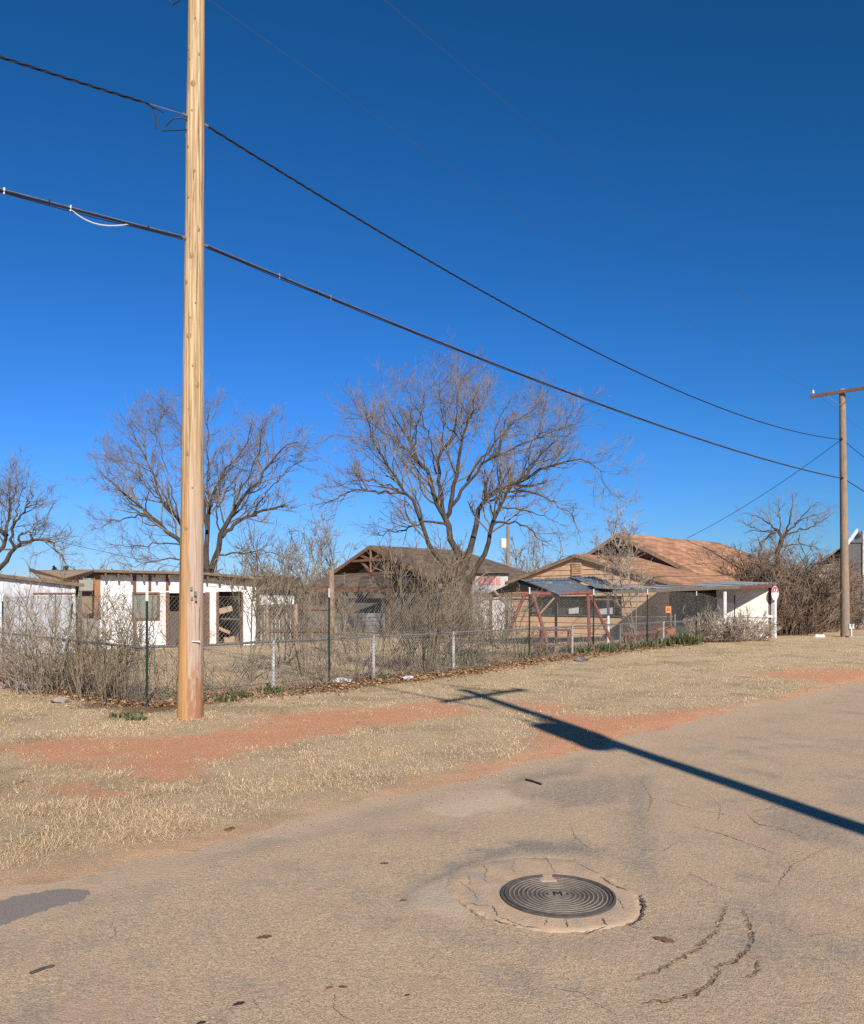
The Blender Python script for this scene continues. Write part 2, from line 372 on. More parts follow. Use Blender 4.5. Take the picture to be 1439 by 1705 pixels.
def ground_material():
    m, nt, N, L, B = newmat('ground'); B.inputs['Roughness'].default_value = 1; B.inputs['Specular IOR Level'].default_value = .05
    tc = N.new('ShaderNodeTexCoord')
    def noise(s, d=6, r=.65):
        n = N.new('ShaderNodeTexNoise'); n.inputs['Scale'].default_value = s; n.inputs['Detail'].default_value = d; n.inputs['Roughness'].default_value = r
        L.new(tc.outputs['Object'], n.inputs['Vector']); return n.outputs['Fac']
    def rng(f, a, b, c=0, d=1):
        r = N.new('ShaderNodeMapRange'); r.inputs[1].default_value = a; r.inputs[2].default_value = b; r.inputs[3].default_value = c; r.inputs[4].default_value = d; L.new(f, r.inputs[0]); return r.outputs[0]
    def mix(f, a, b):
        x = N.new('ShaderNodeMix'); x.data_type = 'RGBA'; L.new(f, x.inputs[0])
        for i, v in ((6, a), (7, b)):
            if isinstance(v, tuple): x.inputs[i].default_value = v
            else: L.new(v, x.inputs[i])
        return x.outputs[2]
    straw = mix(rng(noise(70, 8, .8), .38, .62), (.44, .33, .195, 1), (.68, .50, .31, 1))
    straw = mix(rng(noise(.9, 8), .48, .68), straw, (.36, .28, .17, 1))
    straw = mix(rng(noise(.5, 8), .6, .75), straw, (.30, .17, .10, 1))
    dirt = mix(rng(noise(60, 8, .8), .38, .62), (.78, .365, .20, 1), (.54, .245, .13, 1)); dirt = mix(rng(noise(2.2, 8, .75), .45, .7, 0, .8), dirt, (.64, .36, .20, 1))
    dirt = mix(rng(noise(90, 3), .54, .66), dirt, (.66, .45, .32, 1))
    litter = mix(rng(noise(40), .35, .65), (.22, .13, .075, 1), (.12, .08, .055, 1))
    a1 = N.new('ShaderNodeAttribute'); a1.attribute_name = 'dirt'; a2 = N.new('ShaderNodeAttribute'); a2.attribute_name = 'leaf'
    ml = N.new('ShaderNodeMath'); ml.operation = 'MULTIPLY'; ml.inputs[1].default_value = .85; L.new(a2.outputs['Fac'], ml.inputs[0])
    c = mix(ml.outputs[0], straw, litter)
    c = mix(a1.outputs['Fac'], c, dirt)
    L.new(c, B.inputs['Base Color'])
    bp = N.new('ShaderNodeBump'); bp.inputs['Strength'].default_value = .8; bp.inputs['Distance'].default_value = .03
    L.new(noise(60, 8, .8), bp.inputs['Height']); L.new(bp.outputs[0], B.inputs['Normal'])
    return m
MT['ground'] = ground_material()
ground = ground_mesh()

# ------------------------------------------------------------------ road
def road_z(x, y):
    r = np.hypot(x-MH[0], y-MH[1]); return (.010*(fbm(x*.8, y*.8, 3)-.5)-.004)*sst(.6, 1.2, r)
MH = np.append(G(929, 1495), 0.0)                      # manhole centre
GREY = [(gpoly(p), wgt) for p, wgt in (
    ([(690, 1500), (735, 1452), (800, 1418), (870, 1398), (960, 1398), (1010, 1418), (1000, 1432), (930, 1420), (860, 1420), (800, 1440), (760, 1475), (735, 1500)], 1.0),
    ([(1060, 1440), (1100, 1460), (1090, 1500), (1075, 1470)], .5),
    ([(350, 1395), (480, 1370), (640, 1335), (800, 1290), (930, 1262), (1000, 1250), (960, 1290), (830, 1315), (700, 1345), (560, 1385), (420, 1425), (250, 1450), (100, 1480), (150, 1450)], .75),
    ([(900, 1300), (1010, 1290), (1070, 1310), (1040, 1340), (940, 1345), (880, 1325)], .6),
    ([(1030, 1290), (1085, 1290), (1100, 1420), (1080, 1450), (1040, 1440)], .62),
    ([(1250, 1350), (1330, 1342), (1430, 1360), (1439, 1420), (1350, 1400), (1280, 1380)], .6),
    ([(1090, 1545), (1200, 1500), (1290, 1480), (1330, 1560), (1260, 1640), (1120, 1700), (1030, 1705), (1060, 1620)], .42),
    ([(640, 1545), (760, 1540), (900, 1560), (1060, 1560), (1000, 1590), (800, 1590)], .5),
    ([(1370, 1310), (1460, 1300), (1460, 1350), (1390, 1340)], .5))]
PALE = [gpoly(p) for p in (
    [(720, 1345), (760, 1325), (830, 1318), (880, 1335), (850, 1355), (760, 1362)],
    [(380, 1390), (480, 1365), (620, 1340), (560, 1360), (440, 1395)],
    [(700, 1500), (760, 1450), (840, 1424), (960, 1424), (1000, 1440), (900, 1440), (800, 1455), (760, 1500), (800, 1540), (760, 1545)])]
def road_mesh():
    mb = MB(); cols = []
    def patch(xs, ys):
        gx, gy = np.meshgrid(xs, ys); nx, ny = len(xs), len(ys)
        keep = verge(gx, gy)
        i = (np.arange(ny-1)[:, None]*nx+np.arange(nx-1)[None])
        cell = np.maximum.reduce([keep[:-1, :-1], keep[1:, 1:], keep[1:, :-1]])
        i = i[cell < .9]
        dz = road_z(gx, gy)
        dz = dz*sst(0, .8, np.minimum.reduce([gx-xs[0], xs[-1]-gx, gy-ys[0], ys[-1]-gy]))
        r = np.hypot(gx-MH[0], gy-MH[1])
        V = np.stack([gx, gy, dz], -1).reshape(-1, 3)
        used = np.unique(np.stack([i, i+1, i+nx+1, i+nx])); mp = np.full(nx*ny, -1); mp[used] = np.arange(len(used))
        Fq = mp[np.stack([i, i+1, i+nx+1, i+nx], -1)]
        V = V[used]; mb.add(V, Fq)
        x, y = V[:, 0], V[:, 1]; nz = (fbm(x*2, y*2, 55)-.5)*.5+(fbm(x*9, y*9, 65)-.5)*.22
        g = np.zeros(len(V)); p = np.zeros(len(V))
        for q, wgt in GREY: g = np.maximum(g, wgt*sst(-.22, .16, poly_sd(x, y, q)+nz*.6))
        for q in PALE: p = np.maximum(p, sst(-.1, .12, poly_sd(x, y, q)+nz))
        d = verge(x, y)
        dr = sst(-.75, .0, d+nz*1.2)*.8
        cols.append((g, p, dr))
    patch(np.arange(-6, 8.0001, .05), np.arange(1, 10.0001, .05))
    patch(np.arange(8, 32.001, .25), np.arange(1, 10.001, .25)) 
    patch(np.arange(-2, 44.001, .12), np.arange(10, 42.001, .12))
    o = mb.build('road', MT['road'])
    for k, nm in enumerate(('grey', 'pale', 'edge')):
        o.data.attributes.new(nm, 'FLOAT', 'POINT').data.foreach_set('value', np.concatenate([c[k] for c in cols]).astype(np.float32))
    return kind(o, 'structure')
def road_material():
    m, nt, N, L, B = newmat('road'); B.inputs['Roughness'].default_value = .92; B.inputs['Specular IOR Level'].default_value = .2
    tc = N.new('ShaderNodeTexCoord')
    def noise(s, d=6, r=.65):
        n = N.new('ShaderNodeTexNoise'); n.inputs['Scale'].default_value = s; n.inputs['Detail'].default_value = d; n.inputs['Roughness'].default_value = r
        L.new(tc.outputs['Object'], n.inputs['Vector']); return n.outputs['Fac']
    def rng(f, a, b, c=0, d=1):
        r = N.new('ShaderNodeMapRange'); r.inputs[1].default_value = a; r.inputs[2].default_value = b; r.inputs[3].default_value = c; r.inputs[4].default_value = d; L.new(f, r.inputs[0]); return r.outputs[0]
    def mix(f, a, b):
        x = N.new('ShaderNodeMix'); x.data_type = 'RGBA'; L.new(f, x.inputs[0])
        for i, v in ((6, a), (7, b)):
            if isinstance(v, tuple): x.inputs[i].default_value = v
            else: L.new(v, x.inputs[i])
        return x.outputs[2]
    def attr(n):
        a = N.new('ShaderNodeAttribute'); a.attribute_name = n; return a.outputs['Fac']
    vo = N.new('ShaderNodeTexVoronoi'); vo.inputs['Scale'].default_value = 120; L.new(tc.outputs['Object'], vo.inputs['Vector'])
    sep = N.new('ShaderNodeSeparateColor'); L.new(vo.outputs['Color'], sep.inputs[0])
    tan = mix(sep.outputs[0], (.40, .285, .175, 1), (.66, .49, .315, 1))          # exposed gravel in worn asphalt
    tan = mix(rng(vo.outputs['Distance'], .45, .9), tan, (.27, .19, .12, 1))
    tan = mix(rng(noise(1.1, 8, .7), .5, .72), tan, (.46, .30, .21, 1))
    grey = mix(sep.outputs[1], (.22, .18, .14, 1), (.38, .31, .24, 1))
    pale = mix(sep.outputs[2], (.50, .39, .27, 1), (.66, .52, .37, 1))
    grit = noise(26, 9, .8)
    def gritty(m, a=1.5):
        x = N.new('ShaderNodeMath'); x.operation = 'MULTIPLY_ADD'; L.new(grit, x.inputs[0]); x.inputs[1].default_value = a*1.25; L.new(m, x.inputs[2])
        return rng(x.outputs[0], .625*a+.2, .625*a+.75)
    c = mix(gritty(rng(noise(.8, 9, .75), .46, .68, 0, .75)), tan, grey)
    c = mix(rng(gritty(attr('grey'), 1.2), 0, 1, 0, .85), c, grey)
    c = mix(rng(gritty(attr('grey'), 1.6), .6, 1.0, 0, .45), c, mix(sep.outputs[1], (.13, .11, .095, 1), (.25, .205, .17, 1)))
    c = mix(rng(gritty(attr('pale'), 1.2), 0, 1, 0, .6), c, pale)
    c = mix(rng(noise(160, 3, .8), .56, .72, 0, .7), c, (.17, .125, .09, 1)); c = mix(rng(noise(130, 2, .7), .60, .70, 0, .7), c, (.72, .58, .42, 1))
    dirt = mix(sep.outputs[0], (.58, .42, .28, 1), (.44, .31, .20, 1))
    c = mix(rng(gritty(attr('edge'), 1.0), 0, 1, 0, .8), c, dirt)
    c = mix(rng(noise(6, 8, .75), .64, .74, 0, .5), c, (.2, .15, .11, 1)); c = mix(rng(noise(2.6, 9, .8), .56, .7, 0, .45), c, (.30, .24, .19, 1)); c = mix(rng(noise(1.7, 9, .8), .58, .72, 0, .5), c, (.55, .47, .38, 1))
    dv = N.new('ShaderNodeVectorMath'); dv.operation = 'MULTIPLY_ADD'
    nv = N.new('ShaderNodeTexNoise'); nv.inputs['Scale'].default_value = 4; nv.inputs['Detail'].default_value = 7; nv.inputs['Roughness'].default_value = .75; L.new(tc.outputs['Object'], nv.inputs['Vector'])
    L.new(nv.outputs['Color'], dv.inputs[0]); dv.inputs[1].default_value = (.55, .55, .55); L.new(tc.outputs['Object'], dv.inputs[2])
    ve = N.new('ShaderNodeTexVoronoi'); ve.feature = 'DISTANCE_TO_EDGE'; ve.inputs['Scale'].default_value = 1.5; L.new(dv.outputs[0], ve.inputs['Vector'])
    ve2 = N.new('ShaderNodeTexVoronoi'); ve2.feature = 'DISTANCE_TO_EDGE'; ve2.inputs['Scale'].default_value = 4.5; L.new(dv.outputs[0], ve2.inputs['Vector'])
    def mul2(a, b):
        x = N.new('ShaderNodeMath'); x.operation = 'MULTIPLY'; L.new(a, x.inputs[0]); L.new(b, x.inputs[1]); return x.outputs[0]
    k1 = mul2(rng(ve.outputs['Distance'], .006, .0, 0, .8), rng(noise(.8, 4), .42, .6)); k2 = mul2(rng(ve2.outputs['Distance'], .014, .0, 0, .65), rng(noise(1.3, 4), .52, .64))
    c = mix(k1, c, (.12, .085, .06, 1)); c = mix(k2, c, (.15, .11, .08, 1))
    L.new(c, B.inputs['Base Color'])
    bp = N.new('ShaderNodeBump'); bp.inputs['Strength'].default_value = .4; bp.inputs['Distance'].default_value = .005; bp.invert = True
    L.new(vo.outputs['Distance'], bp.inputs['Height'])
    b2 = N.new('ShaderNodeBump'); b2.inputs['Strength'].default_value = .5; b2.inputs['Distance'].default_value = .02
    L.new(noise(30, 7, .75), b2.inputs['Height']); L.new(bp.outputs[0], b2.inputs['Normal']); L.new(b2.outputs[0], B.inputs['Normal'])
    return m
MT['road'] = road_material()
road = road_mesh()

def ribbon(mb, px, wd, z, seed, jit=.018, step=.035, lip=None):
    rs = np.random.RandomState(seed); P = np.array([G(*p) for p in px])
    seg = np.linalg.norm(np.diff(P, axis=0), axis=1); s = np.concatenate([[0], np.cumsum(seg)]); n = max(4, int(s[-1]/step))
    t = np.linspace(0, s[-1], n); Q = np.stack([np.interp(t, s, P[:, 0]), np.interp(t, s, P[:, 1])], -1)
    Q[1:-1] += rs.normal(0, jit, (n-2, 2))
    d = np.gradient(Q, axis=0); d /= np.linalg.norm(d, axis=1, keepdims=True)+1e-9; nn = np.stack([-d[:, 1], d[:, 0]], -1)
    ww = wd*(.25+1.2*rs.rand(n)**1.5)*np.clip(np.sin(np.linspace(.08, PI-.08, n))*1.6, .1, 1)
    zz = road_z(Q[:, 0], Q[:, 1])+z if z < .012 else np.full(n, z)
    V = np.concatenate([np.column_stack([Q+nn*ww[:, None]/2, zz]), np.column_stack([Q-nn*ww[:, None]/2, zz])])
    i = np.arange(n-1); mb.add(V, np.stack([i, i+1, i+1+n, i+n], -1))
    if lip is not None:                                  # crumbled, slightly lifted edge along one side of the crack
        w1 = ww*.5; w2 = ww*.5+.008+.012*rs.rand(n); sg_ = -1
        V = np.concatenate([np.column_stack([Q+sg_*nn*w1[:, None], zz+.007*rs.rand(n)+.002]), np.column_stack([Q+sg_*nn*w2[:, None], zz-.002])]); lip.add(V, np.stack([i, i+1, i+1+n, i+n], -1))
CRACKS = [([(1237, 1515), (1252, 1545), (1256, 1568), (1228, 1600), (1190, 1612)], .022), ([(1212, 1510), (1195, 1550), (1165, 1580), (1130, 1598), (1090, 1620), (1062, 1630)], .012),
          ([(1200, 1615), (1190, 1632), (1160, 1655), (1110, 1665), (1070, 1672)], .014), ([(1265, 1600), (1262, 1622), (1240, 1628)], .009),
          ([(1150, 1375), (1200, 1388), (1260, 1410), (1300, 1425)], .010), ([(1240, 1352), (1262, 1372), (1310, 1382), (1345, 1398)], .012),
          ([(1100, 1330), (1150, 1345), (1240, 1362)], .006), ([(950, 1370), (956, 1390), (975, 1408), (1000, 1420)], .007),
          ([(1140, 1450), (1180, 1470), (1230, 1490)], .006), ([(1330, 1330), (1280, 1345), (1250, 1352)], .007),
          ([(560, 1645), (555, 1680), (590, 1700)], .005), ([(420, 1660), (440, 1690), (425, 1704)], .005), ([(180, 1530), (195, 1555), (178, 1565)], .004),
          ([(1250, 1352), (1330, 1340), (1400, 1352)], .006), ([(1069, 1300), (1085, 1330), (1080, 1352)], .006), ([(1190, 1330), (1200, 1345), (1196, 1372)], .005),
          ([(1290, 1480), (1320, 1440), (1380, 1410)], .006), ([(1300, 1540), (1340, 1560), (1400, 1550)], .005), ([(900, 1640), (960, 1650), (1030, 1690)], .004),
          ([(1010, 1252), (1060, 1262), (1090, 1280)], .006), ([(1100, 1420), (1130, 1400), (1160, 1405)], .005)]
for k, (p, wd) in enumerate(CRACKS):
    mb = MB(); lp = MB() if k < 4 else None; ribbon(mb, p, wd*.6, .003, k+1, .006, .015, lp); mb.build('crack', MT['crack'], road)
    if lp: lp.build('crumbled_edge', MT['lip'], road)
rs = np.random.RandomState(9)
ap = np.array([G(x, y) for x, y in ((-60, 1520), (20, 1493), (95, 1481), (140, 1481), (156, 1487), (140, 1497), (80, 1515), (10, 1537), (-60, 1560))]); ap = np.vstack([ap, ap[:1]])
ar = np.cumsum(np.concatenate([[0], np.hypot(*np.diff(ap, axis=0).T)])); tt = np.arange(0, ar[-1], .03)
ap = np.stack([np.interp(tt, ar, ap[:, 0]), np.interp(tt, ar, ap[:, 1])], -1)+rs.normal(0, .008, (len(tt), 2))
mb = MB(); mb.slab(np.column_stack([ap, road_z(ap[:, 0], ap[:, 1])+.0045]), .004, (0, 0, 1))
mb.build('asphalt_patch', MT['patch'], road)

# manhole and its concrete collar
r_ = root('manhole_collar', tuple(MH), 'broken tan concrete collar around the iron manhole cover', 'concrete collar')
outl = [(742, 1468), (757, 1446), (800, 1436), (850, 1429), (905, 1427), (955, 1430), (1000, 1448), (1035, 1470), (1060, 1488), (1073, 1508), (1066, 1530), (1050, 1541), (1000, 1552), (940, 1556), (880, 1548), (822, 1538), (790, 1522), (760, 1500)]
P = np.array([G(*p) for p in outl]); ang = np.arctan2(P[:, 1]-MH[1], P[:, 0]-MH[0]); o_ = np.argsort(ang); ang = ang[o_]; rad = np.hypot(P[:, 0]-MH[0], P[:, 1]-MH[1])[o_]
n = 160; th = np.linspace(-PI, PI, n, endpoint=False); sm_ = lambda v, q: np.convolve(np.concatenate([v[-q:], v, v[:q]]), np.ones(2*q+1)/(2*q+1), 'valid'); R = np.interp(th, ang, rad, period=2*PI)*(1+.07*sm_(rs.randn(n), 5)+.008*rs.randn(n))
R = np.maximum(R*.97, .37); mb = MB(); rings = []
for f, z in ((0, .012), (.3, .012), (.7, .010), (.93, .007), (1.0, -.002)):
    rr = .32*(1-f)+R*f; rings.append(np.column_stack([MH[0]+rr*np.cos(th), MH[1]+rr*np.sin(th), np.full(n, z)]))
V = np.vstack(rings); fs = [(a*n+j, a*n+(j+1) % n, (a+1)*n+(j+1) % n, (a+1)*n+j) for a in range(4) for j in range(n)]
mb.add(V, [fs]); MT['collar'] = M('collar', (.54, .375, .24, 1), (.42, .295, .19, 1), 7, rough=.95, bump=.35, bscale=70, c3=(.36, .29, .22, 1), s3=5, t3=(.48, .62))
mb.build('slab', MT['collar'], r_, smooth=True)
for k, (p, wd) in enumerate([([(1000, 1463), (1022, 1478), (1050, 1487)], .022), ([(1066, 1492), (1074, 1512), (1068, 1535), (1045, 1546)], .028), ([(1000, 1532), (1012, 1545)], .02), ([(943, 1533), (945, 1548)], .013),
                             ([(912, 1533), (906, 1545)], .012), ([(908, 1428), (918, 1445), (925, 1458)], .007), ([(780, 1460), (785, 1478)], .006), ([(820, 1510), (830, 1530)], .008),
                             ([(1045, 1540), (1066, 1550)], .014), ([(1030, 1500), (1040, 1520)], .008), ([(760, 1500), (800, 1530), (880, 1550)], .008), ([(1012, 1545), (980, 1558), (960, 1560)], .008), ([(860, 1432), (852, 1448), (862, 1462)], .005), ([(800, 1440), (812, 1452), (806, 1468), (822, 1480)], .006), ([(765, 1470), (790, 1490), (795, 1505)], .006), ([(830, 1530), (870, 1545), (905, 1550)], .008), ([(960, 1440), (985, 1452), (1004, 1460)], .007), ([(775, 1505), (800, 1512), (824, 1512)], .005)]):
    mb = MB(); ribbon(mb, p, wd*.7, .0125, 100+k, .004, .012); mb.build('crack', MT['crack'], r_)
r_ = root('manhole_cover', tuple(MH), 'round dark iron manhole cover with concentric ribs set in the road', 'manhole cover')
mb = MB(); mb.lathe(MH, [(.327, .0), (.327, .022), (.313, .024), (.309, .016), (.305, .016)], 96)
mb.F = [f for f in mb.F if f.shape[1] == 4]; mb.build('frame', MT['iron'], r_, smooth=False)
mb = MB(); mb.lathe(MH, [(.304, .006), (.304, .024), (.292, .024), (.290, .018), (.0005, .018)], 96); mb.build('plate', MT['iron'], r_)
for k in range(8):
    ra = .276-k*.0254; mb = MB()
    mb.lathe(MH, [(ra+.0048, .0175), (ra+.0040, .0215), (ra-.0040, .0215), (ra-.0048, .0175)], 80); mb.F = [f for f in mb.F if f.shape[1] == 4]
    mb.build('rib', MT['iron_top'], r_, smooth=True)
mb = MB(); mb.lathe(MH, [(.078, .0178), (.076, .0205), (.0005, .0205)], 40); mb.build('centre_disc', MT['iron_top'], r_)
fc = bpy.data.curves.new('letter', 'FONT'); fc.body = 'M'; fc.size = .075; fc.extrude = .004; fc.align_x = 'CENTER'; fc.align_y = 'CENTER'
fo = bpy.data.objects.new('tmp', fc); C.objects.link(fo); bpy.context.view_layer.update()
me = bpy.data.meshes.new_from_object(fo.evaluated_get(bpy.context.evaluated_depsgraph_get())); bpy.data.objects.remove(fo)
lt = bpy.data.objects.new('letter', me); C.objects.link(lt); lt.parent = r_; lt.location = (0, 0, .0225); me.materials.clear(); me.materials.append(MT['dark'])
for s_ in (-1, 1):
    mb = MB(); mb.box(MH+np.array((s_*.058, 0, .0215)), (.012, .035, .006)); mb.build('lug', MT['iron'], r_)
mb = MB(); c = np.append(G(911, 1468), .0)
for q in range(16): mb.lathe(c+np.array((rs.uniform(-.032, .032), rs.uniform(-.045, .045), .015)), [(.026, 0), (.021, .009), (.001, .011)], 9)
tag(mb.build('sand_plug', MT['sand'], base=c), 'tan sand clogging the pick hole of the manhole cover', 'sand')

# ================================================================== BRANCH SYSTEMS
def norm(v): return v/(np.linalg.norm(v, axis=-1, keepdims=True)+1e-12)
def children(rng, pts, rad, lv):
    """spawn child branches from parent polylines"""
    N, K1 = pts.shape[:2]
    L = np.linalg.norm(np.diff(pts, axis=1), axis=2).sum(1)
    cnt = rng.poisson(np.clip(lv['dens']*L, lv.get('min', 0), lv.get('max', 99)))
    idx = np.repeat(np.arange(N), cnt); n = len(idx)
    if n == 0: return None
    t = lv.get('t0', .25)+(1-lv.get('t0', .25))*rng.rand(n)**lv.get('tp', .8)
    f = t*(K1-1); i0 = np.minimum(f.astype(int), K1-2); fr = (f-i0)[:, None]
    p = pts[idx, i0]*(1-fr)+pts[idx, i0+1]*fr
    d = norm(pts[idx, i0+1]-pts[idx, i0]); r = rad[idx, i0]*(1-fr[:, 0])+rad[idx, i0+1]*fr[:, 0]
    q = rng.normal(size=(n, 3)); q = norm(q-(q*d).sum(1, keepdims=True)*d)
    a = np.radians(rng.uniform(*lv['ang'], n))[:, None]
    D = norm(d*np.cos(a)+q*np.sin(a)+np.array((0, 0, lv.get('up', .15))))
    Lc = L[idx]*lv['len']*(1-.55*t)*rng.uniform(.55, 1.3, n)
    if 'lmax' in lv: Lc = np.minimum(Lc, lv['lmax']*rng.uniform(.6, 1.2, n))
    if 'lmin' in lv: Lc = np.maximum(Lc, lv['lmin']*rng.uniform(.7, 1.2, n))
    rc = np.maximum(np.minimum(r*lv.get('rr', .65), lv.get('rmax', 9)), lv.get('rmin', .004))
    return walk(rng, p, D, Lc, rc, lv)
def walk(rng, p, D, L, r, lv):
    K = lv.get('K', 3); N = len(p); pts = np.empty((N, K+1, 3)); pts[:, 0] = p; d = D.copy()
    for k in range(K):
        pts[:, k+1] = pts[:, k]+d*(L/K)[:, None]
        d = norm(d+rng.normal(0, lv.get('wig', .2), (N, 3))+np.array((0, 0, lv.get('trop', .05))))
    rad = r[:, None]*np.linspace(1, lv.get('tip', .45), K+1)[None]
    return pts, rad
def resample(P, K):
    P = np.asarray(P, float); s = np.concatenate([[0], np.cumsum(np.linalg.norm(np.diff(P, axis=0), axis=1))])
    t = np.linspace(0, s[-1], K+1); return np.stack([np.interp(t, s, P[:, i]) for i in range(3)], -1)
def smooth_poly(P, it=2):
    P = np.asarray(P, float)
    for _ in range(it):
        a = P[:-1]*.75+P[1:]*.25; b = P[:-1]*.25+P[1:]*.75
        P = np.vstack([P[:1], np.stack([a, b], 1).reshape(-1, 3), P[-1:]])
    return P

def limb_tree(name, label, base_px, depth, limbs, levels, seed, mats=('bark', 'twig'), r0=.3, spread=.5, group=None, K0=14, cat='tree', wob=.05):
    """limbs: list of (polyline of photo positions, start radius, end radius, slope of its lean in depth)"""
    rng = np.random.RandomState(seed)
    bx, by = X(base_px, depth), depth; base = (bx, by, gz(bx, by)); R = root(name, base, label, cat, group)
    P0, R0 = [], []
    for (pl, ra, rb, sl) in limbs:
        Q = np.array([at(x, y, depth) for x, y in pl])
        s = np.concatenate([[0], np.cumsum(np.hypot(np.diff(Q[:, 0]), np.diff(Q[:, 2])))])
        off0 = sl[0] if isinstance(sl, tuple) else 0; k = sl[1] if isinstance(sl, tuple) else sl
        dy = off0+k*s
        Q = np.array([at(x, y, depth+v) for (x, y), v in zip(pl, dy)])
        q = resample(smooth_poly(Q), K0); q[1:-1] += rng.normal(0, wob, (K0-1, 3)); P0.append(q); big = ra > .27; R0.append(np.linspace(ra*(.85 if big else .58), rb*(.8 if rb > .1 else .7), K0+1))
    P0 = np.array(P0); R0 = np.array(R0)
    mb = MB(); mb.tubes(P0, R0, 8); mb.build('trunk', MT[mats[0]], R, smooth=True)
    cur = [(P0, R0)]; mc = MB()
    for li, lv in enumerate(levels):
        nxt = []
        for pt, rd in cur:
            c = children(rng, pt, rd, lv)
            if c is not None: nxt.append(c); mc.tubes(c[0], c[1], lv.get('sides', 3))
        if li == 0 and lv.get('keep'): nxt = nxt+cur
        cur = nxt
    mc.build('crown', MT[mats[1]], R)
    return R
ZT = lambda ox, oy, s: (lambda L: [(ox+x*s, oy+y*s) for x, y in L])

big_levels = [dict(dens=2.7, ang=(25, 60), len=.46, rr=.5, K=6, wig=.16, trop=.08, t0=.25, lmax=2.6, lmin=.7, rmax=.045, rmin=.013, sides=4, up=.1, keep=True),
              dict(dens=2.6, ang=(25, 60), len=.55, rr=.6, K=4, wig=.18, trop=.08, t0=.25, lmax=1.6, lmin=.45, rmax=.02, rmin=.0075, up=.15),
              dict(dens=5.2, ang=(25, 55), len=.6, rr=.6, K=3, wig=.2, trop=.06, t0=.2, lmax=.75, lmin=.3, rmax=.010, rmin=.0052, up=.1),
              dict(dens=6.0, ang=(20, 50), len=.6, rr=.7, K=2, wig=.22, trop=.0, t0=.15, lmax=.45, lmin=.25, rmax=.006, rmin=.0042, up=.05)]
z = ZT(520, 580, .3614)
T2 = [(z([(705, 1330), (700, 1150), (690, 1050), (680, 980)]), .42, .30, 0), (z([(680, 990), (640, 870), (610, 780), (540, 600), (470, 480), (400, 370), (350, 270)]), .24, .02, .1),
      (z([(612, 790), (640, 720), (660, 640), (680, 500), (690, 400), (740, 300), (760, 200)]), .17, .02, (.3, -.25)), (z([(606, 770), (592, 650), (580, 560), (600, 470), (650, 420), (672, 330), (660, 220), (690, 110)]), .15, .015, (.2, .35)),
      (z([(680, 1100), (560, 930), (500, 800), (430, 660), (380, 580), (320, 500), (280, 420), (240, 290)]), .19, .015, -.25), (z([(425, 670), (330, 665), (200, 652), (100, 690), (30, 735)]), .085, .015, (-1.2, -.2)),
      (z([(400, 650), (300, 612), (200, 600), (120, 640)]), .06, .012, (-1.1, .3)), (z([(700, 1000), (740, 860), (770, 740), (800, 680), (880, 650), (960, 610), (1050, 560), (1150, 520), (1250, 510), (1345, 575)]), .22, .012, .12),
      (z([(700, 1110), (760, 1000), (800, 900), (840, 780), (862, 700), (930, 630), (1000, 560), (1060, 480), (1150, 400)]), .2, .012, -.2), (z([(845, 800), (940, 800), (1010, 840), (1090, 910)]), .075, .015, (-1.2, -.3)),
      (z([(860, 735), (960, 740), (1060, 770), (1130, 800)]), .06, .012, (-1.3, .2)), (z([(930, 640), (1030, 670), (1110, 710), (1210, 780)]), .06, .012, (-1.5, -.4)),
      (z([(640, 730), (720, 600), (780, 540), (860, 490), (960, 450), (1080, 390), (1200, 350)]), .12, .012, (.2, -.15)), (z([(715, 610), (770, 510), (830, 440), (890, 390), (1000, 290), (1060, 200)]), .09, .012, (.2, .3)),
      (z([(620, 810), (540, 800), (460, 820), (380, 850), (280, 860)]), .09, .015, .35), (z([(520, 560), (430, 470), (330, 380), (240, 320), (180, 300)]), .07, .012, (.4, .2)),
      (z([(575, 580), (540, 420), (500, 300), (430, 190)]), .06, .012, (.4, -.4)), (z([(470, 480), (480, 350), (520, 250), (560, 130)]), .05, .012, (.3, -.3)), (z([(690, 430), (600, 330), (580, 200), (590, 110)]), .05, .01, (.1, .3)),
      (z([(960, 610), (1000, 480), (1050, 350), (1070, 260)]), .05, .01, (.5, .3)), (z([(840, 430), (850, 330), (910, 240)]), .045, .01, (.5, -.3)), (z([(690, 350), (770, 280), (830, 180)]), .045, .01, .2)]
limb_tree('bare_tree', 'largest bare tree, forked wide crown rising in front of the brown gabled house', 775, 31.0, T2, big_levels, 4)
z = ZT(100, 640, .3197)
